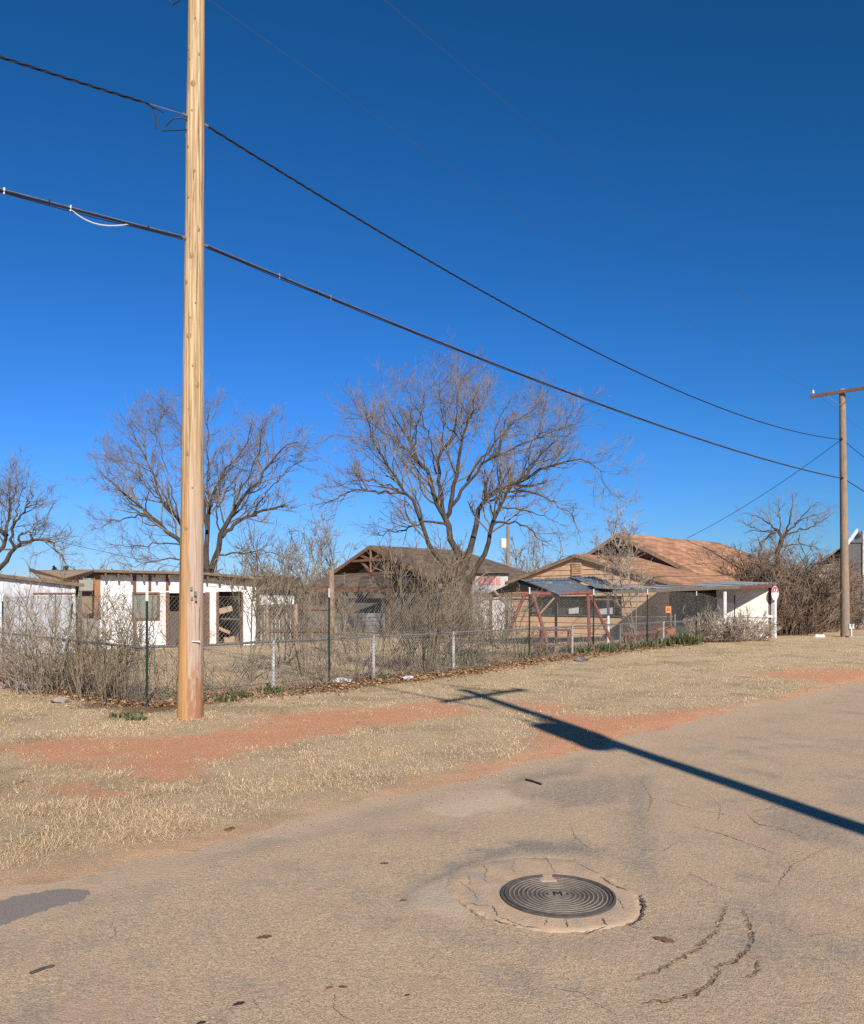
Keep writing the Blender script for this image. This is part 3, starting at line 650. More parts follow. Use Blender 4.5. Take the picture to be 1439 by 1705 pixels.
T1 = [(z([(775, 1300), (775, 1100), (770, 960)]), .5, .42, 0), (z([(790, 960), (840, 800), (900, 660), (950, 590), (1020, 520), (1080, 430), (1180, 310), (1240, 300)]), .26, .015, -.15), (z([(850, 790), (920, 710), (1000, 680), (1080, 650), (1190, 630)]), .17, .06, (-.8, .2)),
      (z([(765, 970), (765, 720), (780, 620), (830, 520), (850, 450), (940, 370), (1000, 260)]), .25, .015, .2), (z([(750, 960), (640, 840), (560, 760), (470, 690), (380, 600), (290, 530), (190, 430)]), .24, .012, -.15),
      (z([(755, 960), (620, 700), (540, 620), (500, 540), (480, 440), (400, 300), (370, 220)]), .22, .012, .15), (z([(475, 695), (390, 680), (280, 720), (170, 700)]), .08, .012, (-.7, -.2)), (z([(765, 760), (740, 500), (700, 350), (650, 250), (600, 150)]), .14, .012, .2),
      (z([(775, 640), (765, 450), (772, 300), (775, 90)]), .08, .012, .1), (z([(900, 660), (912, 560), (918, 480)]), .08, .02, -.3), (z([(1000, 680), (1080, 560), (1180, 440), (1260, 400)]), .07, .012, (-.5, .2)),
      (z([(640, 840), (500, 820), (380, 850), (260, 830)]), .07, .012, (-.3, -.4)), (z([(900, 640), (1000, 440), (1050, 300), (1060, 180)]), .07, .012, -.2), (z([(540, 620), (430, 500), (330, 420), (230, 370)]), .06, .01, .3),
      (z([(850, 800), (800, 680), (880, 520), (960, 420)]), .08, .012, .4), (z([(800, 900), (900, 880), (1050, 860), (1180, 900)]), .08, .012, -.3), (z([(740, 930), (600, 900), (450, 930), (330, 950)]), .08, .012, -.3), (z([(620, 700), (560, 450), (500, 250), (480, 150)]), .06, .012, .3)]
limb_tree('bare_tree', 'bare tree behind the white shed, its trunk hidden by the tall new pole', 347, 38, T1, big_levels, 7)
z = ZT(0, 780, .1112)
T0 = [(z([(-200, 2400), (-150, 1700)]), .4, .36, 0), (z([(-150, 1750), (-40, 1350), (40, 1150), (110, 1000), (110, 800), (150, 600), (130, 350), (120, 150)]), .22, .012, .1),
      (z([(-150, 1800), (0, 1500), (100, 1380), (220, 1220), (310, 1130), (450, 1090), (650, 1080), (800, 1170), (920, 1280), (990, 1430)]), .22, .015, -.15), (z([(220, 1215), (160, 1040), (200, 800), (400, 590), (640, 480)]), .12, .012, (-.3, -.3)),
      (z([(310, 1130), (280, 980), (400, 960), (620, 910)]), .1, .015, -.2), (z([(200, 850), (300, 500), (350, 200)]), .07, .012, .3), (z([(150, 600), (250, 300), (240, 60)]), .06, .012, .2), (z([(110, 1000), (-60, 800), (-200, 500), (-220, 250)]), .12, .012, .2),
      (z([(400, 590), (480, 450), (500, 350)]), .05, .012, 0), (z([(450, 1090), (520, 900), (560, 650)]), .05, .012, .3)]
limb_tree('bare_tree', 'bare tree cut off by the left edge, arching limb over the shed roof', -18, 33, T0, big_levels, 11)
z = ZT(1150, 800, .2008)
sm_levels = [dict(dens=2.4, ang=(25, 60), len=.5, rr=.5, K=5, wig=.18, trop=.06, t0=.15, lmax=1.6, lmin=.5, rmax=.03, rmin=.012, up=.1, keep=True), dict(dens=3., ang=(25, 60), len=.5, rr=.6, K=3, wig=.2, trop=.06, t0=.2, lmax=.9, lmin=.3, rmax=.014, rmin=.007),
             dict(dens=3.4, ang=(20, 55), len=.6, rr=.7, K=2, wig=.2, t0=.2, lmax=.6, lmin=.3, rmax=.007, rmin=.0045), dict(dens=4, ang=(20, 50), len=.6, rr=.7, K=2, wig=.2, t0=.1, lmax=.5, lmin=.25, rmax=.006, rmin=.004)]
T3 = [(z([(715, 1300), (720, 900), (722, 700), (735, 550), (760, 480)]), .26, .17, 0), (z([(735, 560), (740, 430), (700, 420), (620, 480), (572, 520), (575, 640)]), .12, .06, -.1), (z([(755, 490), (840, 350), (830, 220), (850, 110)]), .12, .012, .2),
      (z([(760, 480), (880, 340), (1000, 220), (1080, 180)]), .11, .012, -.2), (z([(795, 450), (950, 400), (1060, 350), (1180, 270)]), .09, .012, .2), (z([(740, 430), (650, 350), (560, 300), (450, 270)]), .09, .012, -.2), (z([(740, 560), (900, 520), (1100, 570)]), .07, .012, .2),
      (z([(722, 620), (640, 590), (600, 690)]), .06, .02, 0), (z([(750, 470), (750, 340), (720, 250), (740, 150)]), .07, .012, .1), (z([(740, 430), (620, 420), (520, 400), (440, 340)]), .07, .012, .3), (z([(860, 360), (960, 310), (1060, 260), (1130, 250)]), .05, .012, 0)]
limb_tree('bare_tree', 'small crooked bare tree right of the orange roof, above the brown thicket', 1294, 44, T3, sm_levels, 15)

def shrub(name, label, px, depth, h, spread, stems, seed, mat='twig', dens=(4, 5, 4), lean=.35, footprint=.25, cat='bush', group=None, r=.012, base=None, trop=.08, tmin=.1, lv3=True, obj_only=None):
    rng = np.random.RandomState(seed); q_ = max(1., depth/13.)
    if base is None: base = (X(px, depth), depth)
    b = np.array((base[0], base[1], gz(*base)))
    a = rng.rand(stems)*2*PI; rr = footprint*np.sqrt(rng.rand(stems))
    p = b+np.stack([rr*np.cos(a), rr*np.sin(a), np.full(stems, -.03)], -1)
    az = a+rng.normal(0, .6, stems); le = np.abs(rng.normal(lean, lean*.5, stems))
    D = norm(np.stack([le*np.cos(az), le*np.sin(az), np.ones(stems)], -1)); D[:, :2] *= spread; D = norm(D)
    L = h*rng.uniform(.55, 1.08, stems); rad = r*.6*rng.uniform(.5, 1.4, stems)
    cur = walk(rng, p, D, L, rad, dict(K=6, wig=.11, trop=trop, tip=.35))
    mb = obj_only or MB(); mb.tubes(cur[0], cur[1], 4)
    specs = [dict(dens=dens[0], ang=(20, 60), len=.42, rr=.6, K=4, wig=.2, trop=.05, t0=tmin, lmin=h*.08, rmin=.0058*q_, max=30), dict(dens=dens[1], ang=(25, 60), len=.5, rr=.65, K=3, wig=.22, t0=.15, lmin=h*.05, rmin=.0045*q_, max=14),
             dict(dens=dens[2], ang=(25, 60), len=.6, rr=.7, K=2, wig=.25, t0=.15, lmin=h*.04, rmin=.0036*q_, max=8)]
    for lv in specs[:3 if lv3 else 2]:
        cur = children(rng, cur[0], cur[1], lv)
        if cur is None: break
        mb.tubes(cur[0], cur[1], 3)
    if obj_only: return None
    o = mb.build(name, MT[mat], base=b); return tag(o, label, cat, group)

# ================================================================== WHITE SHED
def ray_line(px, p0, d):
    """where the sight line at px meets the plan line p0 + t d"""
    k = (px-CX)/F; t = (k*p0[1]-p0[0])/(d[0]-k*d[1]); return np.array((p0[0]+t*d[0], p0[1]+t*d[1]))
def wallbox(mb, p0, d, x0, x1, y0, y1, th=.05, off=0, ztop=None, zbot=None):
    """upright panel on a plan line between two sight lines, from height of y1 up to y0"""
    d = np.asarray(d, float)/np.linalg.norm(d); a = ray_line(x0, p0, d); b = ray_line(x1, p0, d)
    nrm = np.array((d[1], -d[0]));  nrm = nrm if nrm[1] < 0 else -nrm
    za0, zb0 = Zp(y0, a[1]), Zp(y0, b[1]); za1, zb1 = Zp(y1, a[1]), Zp(y1, b[1])
    if ztop is not None: za0 = zb0 = ztop
    if zbot is not None: za1 = zb1 = zbot
    if isinstance(y0, tuple): pass
    o = nrm*off
    a3 = lambda p, zz, q: np.array((p[0]+o[0]+nrm[0]*q, p[1]+o[1]+nrm[1]*q, zz))
    mb.slab([a3(a, za1, 0), a3(b, zb1, 0), a3(b, zb0, 0), a3(a, za0, 0)], th, np.array((nrm[0], nrm[1], 0)))
def corrugated(mb, p0, d, x0, x1, z0a, z1a, z1b, pitch=.09, amp=.012, off=0):
    """ribbed upright metal sheet with a real thickness"""
    d = np.asarray(d, float)/np.linalg.norm(d); a = ray_line(x0, p0, d); b = ray_line(x1, p0, d); L = np.linalg.norm(b-a)
    nrm = np.array((d[1], -d[0])); nrm = nrm if nrm[1] < 0 else -nrm
    n = max(4, int(L/pitch)*4); t = np.linspace(0, 1, n+1); w_ = amp*np.sign(np.sin(np.arange(n+1)*PI/2+.7))
    q = a+t[:, None]*(b-a); f = q+nrm*(off+w_)[:, None]; zt = z1a+(z1b-z1a)*t; bk = f-nrm*.012
    V = np.vstack([np.column_stack([f, np.full(n+1, z0a)]), np.column_stack([f, zt]), np.column_stack([bk, np.full(n+1, z0a)]), np.column_stack([bk, zt])]); m = n+1; i = np.arange(n)
    mb.add(V, [np.stack([i, i+1, m+i+1, m+i], -1), np.stack([2*m+i+1, 2*m+i, 3*m+i, 3*m+i+1], -1), np.stack([m+i, m+i+1, 3*m+i+1, 3*m+i], -1)])

SH0 = np.array((X(165, 27.5), 27.5)); SH1 = np.array((X(426, 30), 30.0)); SD = SH1-SH0
sh = root('white_shed', (SH0[0], SH0[1], gz(*SH0)), 'long derelict white shed with flat roof and open doorways behind the left fence', 'shed')
zt = lambda px, py: Zp(py, ray_line(px, SH0, SD)[1])
def shp(name, mat, *a, **k):
    mb = MB(); wallbox(mb, SH0, SD, *a, **k); return mb.build(name, MT[mat], sh)
MT['shedwhite'] = M('shedwhite', (.78, .78, .78, 1), (.68, .68, .67, 1), 3, rough=.55, bump=.08, c3=(.50, .43, .36, 1), s3=1.9, t3=(.47, .66), rnd=.06)
mb = MB(); corrugated(mb, SH0, SD, 166, 221, -.05, zt(166, 957), zt(221, 957), .22, .01); mb.build('wall_panel', MT['shedwhite'], sh)
for x0, x1, y0, y1 in ((221, 266, 957, 987), (227, 266, 1032, 1085), (266, 276, 957, 1085), (276, 349, 957, 985), (349, 363, 962, 1085), (363, 403, 962, 985), (403, 424, 965, 1085)):
    shp('wall_panel', 'shedwhite', x0, x1, y0, y1, zbot=(-.05 if y1 > 1080 else None))
for x0, x1, y0, y1 in ((221, 227, 958, 987), (247, 252, 958, 985), (276, 281, 958, 984), (221, 227.5, 1032, 1078), (276, 282, 986, 1085), (341, 349, 986, 1085), (360, 364.5, 986, 1085), (402, 405, 986, 1085)):
    shp('trim_board', 'brownwood', x0, x1, y0, y1, th=.06, off=.035)
mb = MB()
for a in ((220, 266, 986, 989), (220, 266, 1029, 1033), (220, 222.5, 989, 1029), (262, 266, 989, 1029), (253.5, 254.6, 989, 1029)): wallbox(mb, SH0, SD, *a, th=.05, off=.04)
wf = mb.build('window', MT['brownwood'], sh)
mb = MB(); wallbox(mb, SH0, SD, 222.5, 262, 989, 1029, th=.02, off=-.02); mb.build('pane', MT['glass_green'], wf)
shp('header_strip', 'white_paint', 220, 349, 984, 987.5, th=.04, off=.03)
shp('door', 'greywood', 283, 300, 1018, 1084, th=.04, off=-.15)
shp('door', 'greywood', 334, 342, 988, 1084, th=.04, off=-.05)
nB = np.array((-SD[1], SD[0])); nB /= np.linalg.norm(nB); nB = nB if nB[1] > 0 else -nB
B0 = SH0+nB*4; B1 = SH1+nB*4
mb = MB(); mb.slab([(B0[0], B0[1], -.05), (B1[0], B1[1], -.05), (B1[0], B1[1], 2.35), (B0[0], B0[1], 2.35)], .08); mb.build('back_wall', MT['greywood'], sh)
mb = MB(); mb.slab([(SH1[0], SH1[1], -.05), (B1[0], B1[1], -.05), (B1[0], B1[1], 2.4), (SH1[0], SH1[1], 2.4)], .06); mb.build('side_wall', MT['shedwhite'], sh)
e = SD/np.linalg.norm(SD); fo_ = -nB*.45
ra = [np.append(SH0+fo_-e*.2, zt(165, 949)), np.append(ray_line(330, SH0, SD)+fo_, zt(330, 953)), np.append(SH1+fo_+e*.15, zt(426, 962)), np.append(B1+e*.15, 2.5), np.append(ray_line(330, SH0, SD)+nB*4.2, 2.62), np.append(B0-e*.2, 2.66)]
MT['shedroof'] = M('shedroof', (.22, .15, .10, 1), (.13, .09, .065, 1), 5, rough=.95, bump=.2)
mb = MB(); mb.slab([ra[0], ra[1], ra[4], ra[5]], .09); mb.build('roof', MT['shedroof'], sh); mb = MB(); mb.slab([ra[1], ra[2], ra[3], ra[4]], .09); mb.build('roof', MT['shedroof'], sh)
for px in range(174, 424, 21):
    p = ray_line(px, SH0, SD); zz = np.interp(px, (165, 330, 426), (zt(165, 949), zt(330, 953), zt(426, 962)))-.10
    mb = MB(); mb.beam(np.append(p+nB*.3, zz-.0), np.append(p+fo_*.9, zz-.09), .06, .13); mb.build('rafter_tail', MT['brownwood'], sh)
shp('corner_post', 'orangewood', 157, 167, 957, 1030, th=.15, off=.06)
shp('broken_panel', 'concrete', 133, 157, 965, 983, th=.05, off=-.4); shp('broken_panel', 'tanwood', 139, 156, 984, 1022, th=.05, off=-.7); shp('low_wall', 'concrete', 127, 166, 1030, 1088, th=.1, off=0, zbot=-.05)
shp('back_panel', 'greywood', 118, 160, 975, 1040, th=.05, off=-1.6)
# left wing, its wall running away from the camera
W0 = np.array((X(-45, 23.6), 23.6)); W1 = np.array((X(127, 25.8), 25.8)); WD = W1-W0
MT['wingwhite_shaded'] = M('wingwhite_shaded', (.60, .63, .68, 1), (.48, .51, .55, 1), 3, rough=.5, bump=.08, c3=(.38, .34, .30, 1), s3=1.9, t3=(.47, .66), rnd=.10)  # shed white dimmed and blued: the wing's shade is in the base colour
wg = root('shed_wing', (W1[0], W1[1], 0), 'low white wing of sheet metal with sagging roof at the left edge', 'shed')
xs = [-45, 5, 28, 52, 75, 90, 108, 126]
for k in range(len(xs)-1):
    p = ray_line(xs[k], W0, WD); q = ray_line(xs[k+1], W0, WD)
    mb = MB(); corrugated(mb, W0, WD, xs[k]+.3, xs[k+1]-.3, -.05, Zp(np.interp(xs[k], (0, 126), (961, 976)), p[1]), Zp(np.interp(xs[k+1], (0, 126), (961, 976)), q[1]), .2, .008, off=.006*(k % 2))
    mb.build('wall_panel', MT['wingwhite_shaded'], wg)
mb = MB(); wallbox(mb, W0, WD, 55, 126, 987, 989.5, th=.03, off=.03); mb.build('rail', MT['brownwood'], wg)
mb = MB(); wallbox(mb, W0, WD, 91, 93, 990, 1070, th=.03, off=.03); mb.build('trim_board', MT['greywood'], wg)
mb = MB(); wallbox(mb, W0, WD, 119, 124, 973, 992, th=.05, off=.03); mb.build('corner_trim', MT['white_paint'], wg)
wn_ = np.array((-1., -.1))
rp = [np.append(W0-wn_*.25, Zp(952, 23.6)), np.append(W1-wn_*.25, Zp(972, 25.8)), np.append(W1+wn_*3.5+np.array((0, .6)), Zp(955, 26.6)), np.append(W0+wn_*4, 2.75)]
mb = MB(); mb.slab(rp, .1); mb.build('roof', MT['shedroof'], wg)
q = [at(57, 949, 30), at(104, 966, 27.2), at(160, 951, 30.5), at(150, 948, 33)]
mb = MB(); mb.slab([at(52, 949.5, 33), at(68, 962, 28.5), at(104, 967, 27.2), at(160, 951, 30), at(156, 948, 33)], .06); mb.build('roof_deck', MT['tanwood'], wg)
mb = MB(); mb.beam(at(50, 949, 32), at(122, 972, 26.2), .06, .14); mb.beam(at(104, 967.5, 27), at(160, 951.5, 29.8), .06, .14); mb.build('rafter', MT['brownwood'], wg)
bk = [np.append(W0+wn_*4, -.05), np.append(W1+wn_*4+np.array((0, 1)), -.05), np.append(W1+wn_*4+np.array((0, 1)), 2.4), np.append(W0+wn_*4, 2.6)]
mb = MB(); mb.slab(bk, .08); mb.build('back_wall', MT['greywood'], wg)
# scrap boards in the doorway
rs = np.random.RandomState(5); dp = ray_line(383, SH0, SD)
for k, lb in enumerate(('pale plank leaning highest in the right-hand shed doorway', 'grey board lying flat across the shed doorway', 'broken board propped low in the shed doorway', 'short tan offcut at the foot of the shed doorway', 'splintered plank slanting through the shed doorway')):
    c = np.append(dp+nB*(.35+.25*k)+e*rs.uniform(-.2, .25), [1.35, 1.0, .6, .2, .8][k])
    mb = MB(); mb.box(c, ((.5, .8, .62, .4, .7)[k], .2, (.2, .06, .12, .22, .05)[k]), (e[0], e[1]), [.25, -.05, -.42, .12, .75][k])
    tag(mb.build('board', MT[('tanwood', 'greywood', 'tanwood', 'tanwood', 'greywood')[k]], base=c), lb, 'board', 'scrap boards in the shed doorway')
# corrugated lean-to and wooden yard fence
LT = np.array((X(430, 34), 34.)); LD = np.array((1, .1))
lt_ = root('lean_to', (LT[0], LT[1], 0), 'lean-to with brown roof over a white corrugated strip, right of the shed', 'shed')
mb = MB(); corrugated(mb, LT, LD, 432, 490, -.05, Zp(980, 34), Zp(981, 34.2), .1, .02); mb.build('wall_panel', MT['shedwhite'], lt_)
roof_sheet('roof', [at(428, 979, 33.6), at(493, 981, 33.8), at(500, 962, 38), at(424, 958, 38)], MT['shingle_brown'], lt_)
YF = np.array((X(428, 31.5), 31.5)); YD = np.array((1, .12)); YD = YD/np.linalg.norm(YD)
yf = root('wooden_fence', (YF[0], YF[1], 0), 'weathered grey board fence between the white shed and brown house', 'fence')
for px in np.arange(429, 548, 6.1):
    mb = MB(); wallbox(mb, YF, YD, px, px+5.4, 1007+rs.uniform(-2, 2), 1070, th=.025, off=rs.uniform(-.01, .01), zbot=-.03); mb.build('board', MT['greywood'], yf)
for py in (1011, 1048):
    mb = MB(); wallbox(mb, YF, YD, 428, 548, py, py+4, th=.05, off=.075); mb.build('rail', MT['brownwood'], yf)
for px in (494, 446):
    mb = MB(); p = ray_line(px, YF, YD)+np.array((0, -.14)); mb.tube([(p[0], p[1], -.1), (p[0], p[1], Zp(1006, p[1]))], .075, 8); mb.build('post', MT['tanwood'], yf)
p = np.array((X(552, 25), 25.)); b = np.array((p[0], p[1], gz(*p))); mb = MB(); mb.tube([b+(0, 0, -.1), b+(.02, 0, 1.2), b+(-.01, 0, Zp(950, 25)-b[2])], (.1, .095, .085), 10)
tag(mb.build('wooden_post', MT['tanwood'], base=b), 'stout weathered timber post standing before the brown house porch', 'post')

# ================================================================== HOUSES
HU = np.array((.66, -.75)); HU = HU/np.linalg.norm(HU); HV = np.array((.75, .66)); HV = HV/np.linalg.norm(HV)
def hp(A, t, s, z): q = A[:2]+HU*t+HV*s; return np.array((q[0], q[1], z))
def siding(parent, A, s, tl, tr, zlow, ztop, slope, mat, step=.24, name='siding_board', gap=None):
    """lap boards on a gable wall: apex at t=0 height ztop, falling with slope; gap = (t0,t1,z0,z1) left open"""
    zz = zlow
    while zz < ztop-.03:
        z1 = min(zz+step, ztop); a = max(tl, -(ztop-zz)/slope); b = min(tr, (ztop-zz)/slope); a1 = max(tl, -(ztop-z1)/slope); b1 = min(tr, (ztop-z1)/slope)
        spans = [(a, b, a1, b1)]
        if gap and zz < gap[3]-.01 and z1 > gap[2]+.01: spans = [(a, gap[0], a1, gap[0]), (gap[1], b, gap[1], b1)]
        for (p, q, p1, q1) in spans:
            if q-p < .03: continue
            o1 = HV*-.028; f = lambda t, z_, o: np.append(A[:2]+HU*t+HV*s+HV*o, z_)
            mb = MB(); V = [f(p, zz, -.03), f(q, zz, -.03), f(q1, z1, -.004), f(p1, z1, -.004), f(p, zz, .0), f(q, zz, .0), f(q1, z1, .0), f(p1, z1, .0)]
            mb.add(V, [[(0, 1, 2, 3), (7, 6, 5, 4), (0, 4, 5, 1), (3, 2, 6, 7), (0, 3, 7, 4), (1, 5, 6, 2)]]); mb.build(name, mat, parent)
        zz = z1
# --- tan house on the right
A = at(962, 922, 36.0); TL, TR = -4.34, 5.38
th_ = root('tan_house', (A[0], A[1], 0), 'tan sided house with orange shingle roof and two stacked gables', 'house')
siding(th_, A, -.02, -4.0, 4.7, -.02, A[2]-.12, .275, MT['siding_tan'], gap=(-2.9, 2.4, 1.05, 1.72))
ga = lambda t, zz: hp(A, t, .19, zz)
mb = MB(); mb.slab([ga(-2.9, 1.05), ga(2.4, 1.05), ga(2.4, 1.72), ga(-2.9, 1.72)], .03); wdw = mb.build('window', MT['glass'], th_)
mb = MB()
for t in (-2.9, -1.2, .6, 2.4): mb.beam(hp(A, t, .02, 1.03), hp(A, t, .02, 1.74), .07, .06)
mb.beam(hp(A, -2.93, .0, 1.02), hp(A, 2.43, .0, 1.02), .08, .06); mb.beam(hp(A, -2.93, .0, 1.74), hp(A, 2.43, .0, 1.74), .08, .06); mb.build('frame', MT['greywood'], wdw)
for t, w0 in ((-.6, .55), (1.1, .7)):
    mb = MB(); mb.slab([hp(A, t, .11, 1.08), hp(A, t+w0, .11, 1.12), hp(A, t+w0, .11, 1.4), hp(A, t, .11, 1.32)], .02); mb.build('blind', MT['white_paint'], wdw)
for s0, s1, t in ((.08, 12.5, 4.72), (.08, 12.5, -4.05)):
    mb = MB(); mb.slab([hp(A, t, s0, -.05), hp(A, t, s1, -.05), hp(A, t, s1, 2.46), hp(A, t, s0, 2.46)], .1); mb.build('side_wall', MT['wall_shaded'], th_)
mb = MB(); mb.slab([hp(A, -4, 12.5, -.05), hp(A, 4.7, 12.5, -.05), hp(A, 4.7, 12.5, 2.46), hp(A, -4, 12.5, 2.46)], .1); mb.build('back_wall', MT['siding_grey'], th_)
sl = .275; zl = lambda t: A[2]-sl*abs(t)
roof_sheet('roof', [hp(A, 0, -.15, zl(0)), hp(A, 0, 6, zl(0)), hp(A, TR+.1, 6, zl(TR+.1)), hp(A, TR+.1, -.15, zl(TR+.1))], MT['shingle_orange'], th_, .06)
roof_sheet('roof', [hp(A, 0, -.15, zl(0)), hp(A, TL, -.15, zl(TL)), hp(A, TL, 6, zl(TL)), hp(A, 0, 6, zl(0))], MT['shingle_orange'], th_, .06)
for t in (TL, TR+.1):
    mb = MB(); mb.beam(hp(A, 0, -.165, zl(0)-.10), hp(A, t, -.165, zl(t)-.10), .03, .13); mb.build('fascia', MT['tanwood'], th_)
v0 = hp(A, .0, -.03, 0); c = v0+np.array((0, 0, Zp(948, 36.2)))
mb = MB(); mb.box(c, (.60, .08, .62), HU); vt = mb.build('vent', MT['tanwood'], th_)
for k in range(6):
    mb = MB(); mb.box(c+np.append(-HV*.05, -.25+.1*k), (.54, .03, .07), HU); mb.build('louvre', MT['siding_tan'], vt)
A2 = at(1033, 888, 40.0); s2 = .485; z2 = lambda t: A2[2]-s2*abs(t)
TL2, TR2 = -4.6, 5.25; RL = 9.6
siding(th_, A2, .1, -4.4, 4.8, 2.3, A2[2]-.2, s2, MT['siding_brown'])
E = hp(A2, 0, RL, z2(0)); 
roof_sheet('roof', [hp(A2, 0, -.25, z2(0)), E, hp(A2, TR2, RL+3.6, z2(TR2)), hp(A2, TR2, -.25, z2(TR2))], MT['shingle_orange'], th_, .07)
roof_sheet('roof', [hp(A2, 0, -.25, z2(0)), hp(A2, TL2, -.25, z2(TL2)), hp(A2, TL2, RL+3.6, z2(TL2)), E], MT['shingle_orange'], th_, .07)
roof_sheet('roof', [E+np.array((0, 0, .002)), hp(A2, TR2, RL+3.6, z2(TR2)+.002), hp(A2, TL2, RL+3.6, z2(TL2)+.002)], MT['shingle_orange'], th_, .07)
for t in (TL2, TR2):
    mb = MB(); mb.beam(hp(A2, 0, -.27, z2(0)-.12), hp(A2, t, -.27, z2(t)-.12), .035, .17); mb.build('fascia', MT['tanwood'], th_)
mb = MB(); mb.slab([hp(A2, -.55, .055, 4.05), hp(A2, .5, .055, 4.05), hp(A2, .3, .055, 4.55), hp(A2, -.3, .055, 4.55)], .05); mb.build('gable_opening', MT['dark'], th_)
for t, s_ in ((-1.9, -.2), (-2.05, .2)):
    mb = MB(); mb.beam(hp(A2, -1.75, .45, 4.0), hp(A2, -1.85, -.38, 4.0), .09, .12)
mb.build('bracket', MT['tanwood'], th_)
# --- brown house in the middle
A3 = at(622, 908, 45.0); s3 = .40; z3 = lambda t: A3[2]-s3*abs(t)
bh = root('brown_house', (A3[0], A3[1], 0), 'brown roofed house with timber truss gable behind the largest bare tree', 'house')
siding(bh, A3, 1.1, -4.0, 4.0, 2.9, A3[2]-.2, s3, MT['siding_grey'])
E3 = hp(A3, 0, 6.8, z3(0))
roof_sheet('roof', [hp(A3, 0, -.2, z3(0)), E3, hp(A3, 4.7, 9.8, z3(4.7)), hp(A3, 4.7, -.2, z3(4.7))], MT['shingle_brown'], bh, .08)
roof_sheet('roof', [hp(A3, 0, -.2, z3(0)), hp(A3, -4.7, -.2, z3(4.7)), hp(A3, -4.7, 9.8, z3(4.7)), E3], MT['shingle_brown'], bh, .08)
roof_sheet('roof', [E3+np.array((0, 0, .002)), hp(A3, 4.7, 9.8, z3(4.7)+.002), hp(A3, -4.7, 9.8, z3(4.7)+.002)], MT['shingle_brown'], bh, .08)
tr_ = [((0, 4.62), (-4.6, 2.9)), ((0, 4.62), (4.6, 2.9)), ((-1.75, 3.88), (1.75, 3.88)), ((0, 4.55), (0, 3.2)), ((-1.0, 4.2), (-.1, 3.9)), ((1.0, 4.2), (.1, 3.9)), ((-.95, 3.85), (0, 3.15)), ((.95, 3.85), (0, 3.15)), ((-2.6, 3.12), (2.6, 3.12))]
tm = MT['brownwood2'] = M('brownwood2', (.26, .14, .085, 1), (.18, .1, .065, 1), 6, rough=.9, bump=.2, rnd=.1)
for k, ((a, za), (b_, zb)) in enumerate(tr_):
    mb = MB(); so = -.23+.012*k; dz = A3[2]-4.72
    mb.beam(hp(A3, a, so, za+dz), hp(A3, b_, so, zb+dz), .1, .2 if k < 2 else .13); mb.build('truss_beam', tm, bh)
pa = [at(497, 980, 44.5), at(653, 981, 41.5), at(652, 957, 43.6), at(548, 957, 46.2)]
roof_sheet('porch_roof', pa, MT['shingle_brown'], bh, .08)
mb = MB(); mb.beam(at(497, 982.5, 44.5), at(653, 983.5, 41.5), .08, .2); mb.build('fascia', tm, bh)
for px, mt_ in ((512, 'siding_grey'), (575, 'siding_grey'), (648, 'orangewood')):
    Yp = np.interp(px, (497, 653), (44.7, 41.7)); mb = MB(); mb.box((X(px, Yp), Yp, 1.1), (.22, .22, 2.25), HU); mb.build('porch_post', MT[mt_], bh)
for k in range(9):
    mb = MB(); f0, f1 = Zp(1063-7*k, 42), Zp(1063-7*k-6.8, 42)
    mb.slab([np.array((X(520, 44.4), 44.4, f0)), np.array((X(648, 41.9), 41.9, f0)), np.array((X(648, 41.9), 41.93, f1)), np.array((X(520, 44.4), 44.43, f1))], .04)
    if k < 9 and k < 6: mb.build('siding_board', MT['siding_pale'] if 'siding_pale' in MT else MT.setdefault('siding_pale', M('siding_pale', (.38, .36, .35, 1), (.28, .26, .25, 1), 4, rough=.85, bump=.05, rnd=.08)), bh)
mb = MB(); mb.slab([hp(A3, -4.2, .9, -.05), hp(A3, 4.3, .9, -.05), hp(A3, 4.3, .9, 2.95), hp(A3, -4.2, .9, 2.95)], .1); mb.build('front_wall', MT['siding_grey'], bh)
mb = MB(); mb.slab([hp(A3, 4.3, .9, -.05), hp(A3, 4.3, 9.4, -.05), hp(A3, 4.3, 9.4, 2.95), hp(A3, 4.3, .9, 2.95)], .1); mb.build('side_wall', MT['siding_grey'], bh)
mb = MB(); mb.slab([hp(A3, -4.2, 9.4, -.05), hp(A3, 4.3, 9.4, -.05), hp(A3, 4.3, 9.4, 2.95), hp(A3, -4.2, 9.4, 2.95)], .1); mb.build('back_wall', MT['siding_grey'], bh)
# painted wall end with red daubs
pw = root('painted_shack', tuple(np.append(at(818, 1000, 40)[:2], 0)), 'small white wall with faded red paint beside the big tree trunk', 'shack')
MT['redwash'] = M('redwash', (.55, .53, .53, 1), (.40, .37, .36, 1), 4, rough=.8, bump=.05)
p0 = np.array((X(786, 40), 40.)); 
mb = MB(); wallbox(mb, p0, (1, -.1), 786, 846, 957, 1064, th=.12, zbot=-.05); mb.build('wall', MT['redwash'], pw)
mb = MB(); wallbox(mb, p0, (1, -.1), 784, 848, 954, 957.5, th=.35, off=.1); mb.build('roof_edge', MT['dark'], pw)
rs = np.random.RandomState(3)
for k in range(4):
    mb = MB(); wallbox(mb, p0, (1, -.1), 795+k*10+rs.uniform(0, 2), 803+k*10+rs.uniform(0, 3), 960+rs.uniform(0, 3), 972+rs.uniform(0, 4), th=.02, off=.02); mb.build('red_daub', MT['faded_red'] if 'faded_red' in MT else MT.setdefault('faded_red', M('faded_red', (.55, .17, .15, 1), (.5, .33, .3, 1), 9, rough=.8, bump=0)), pw)

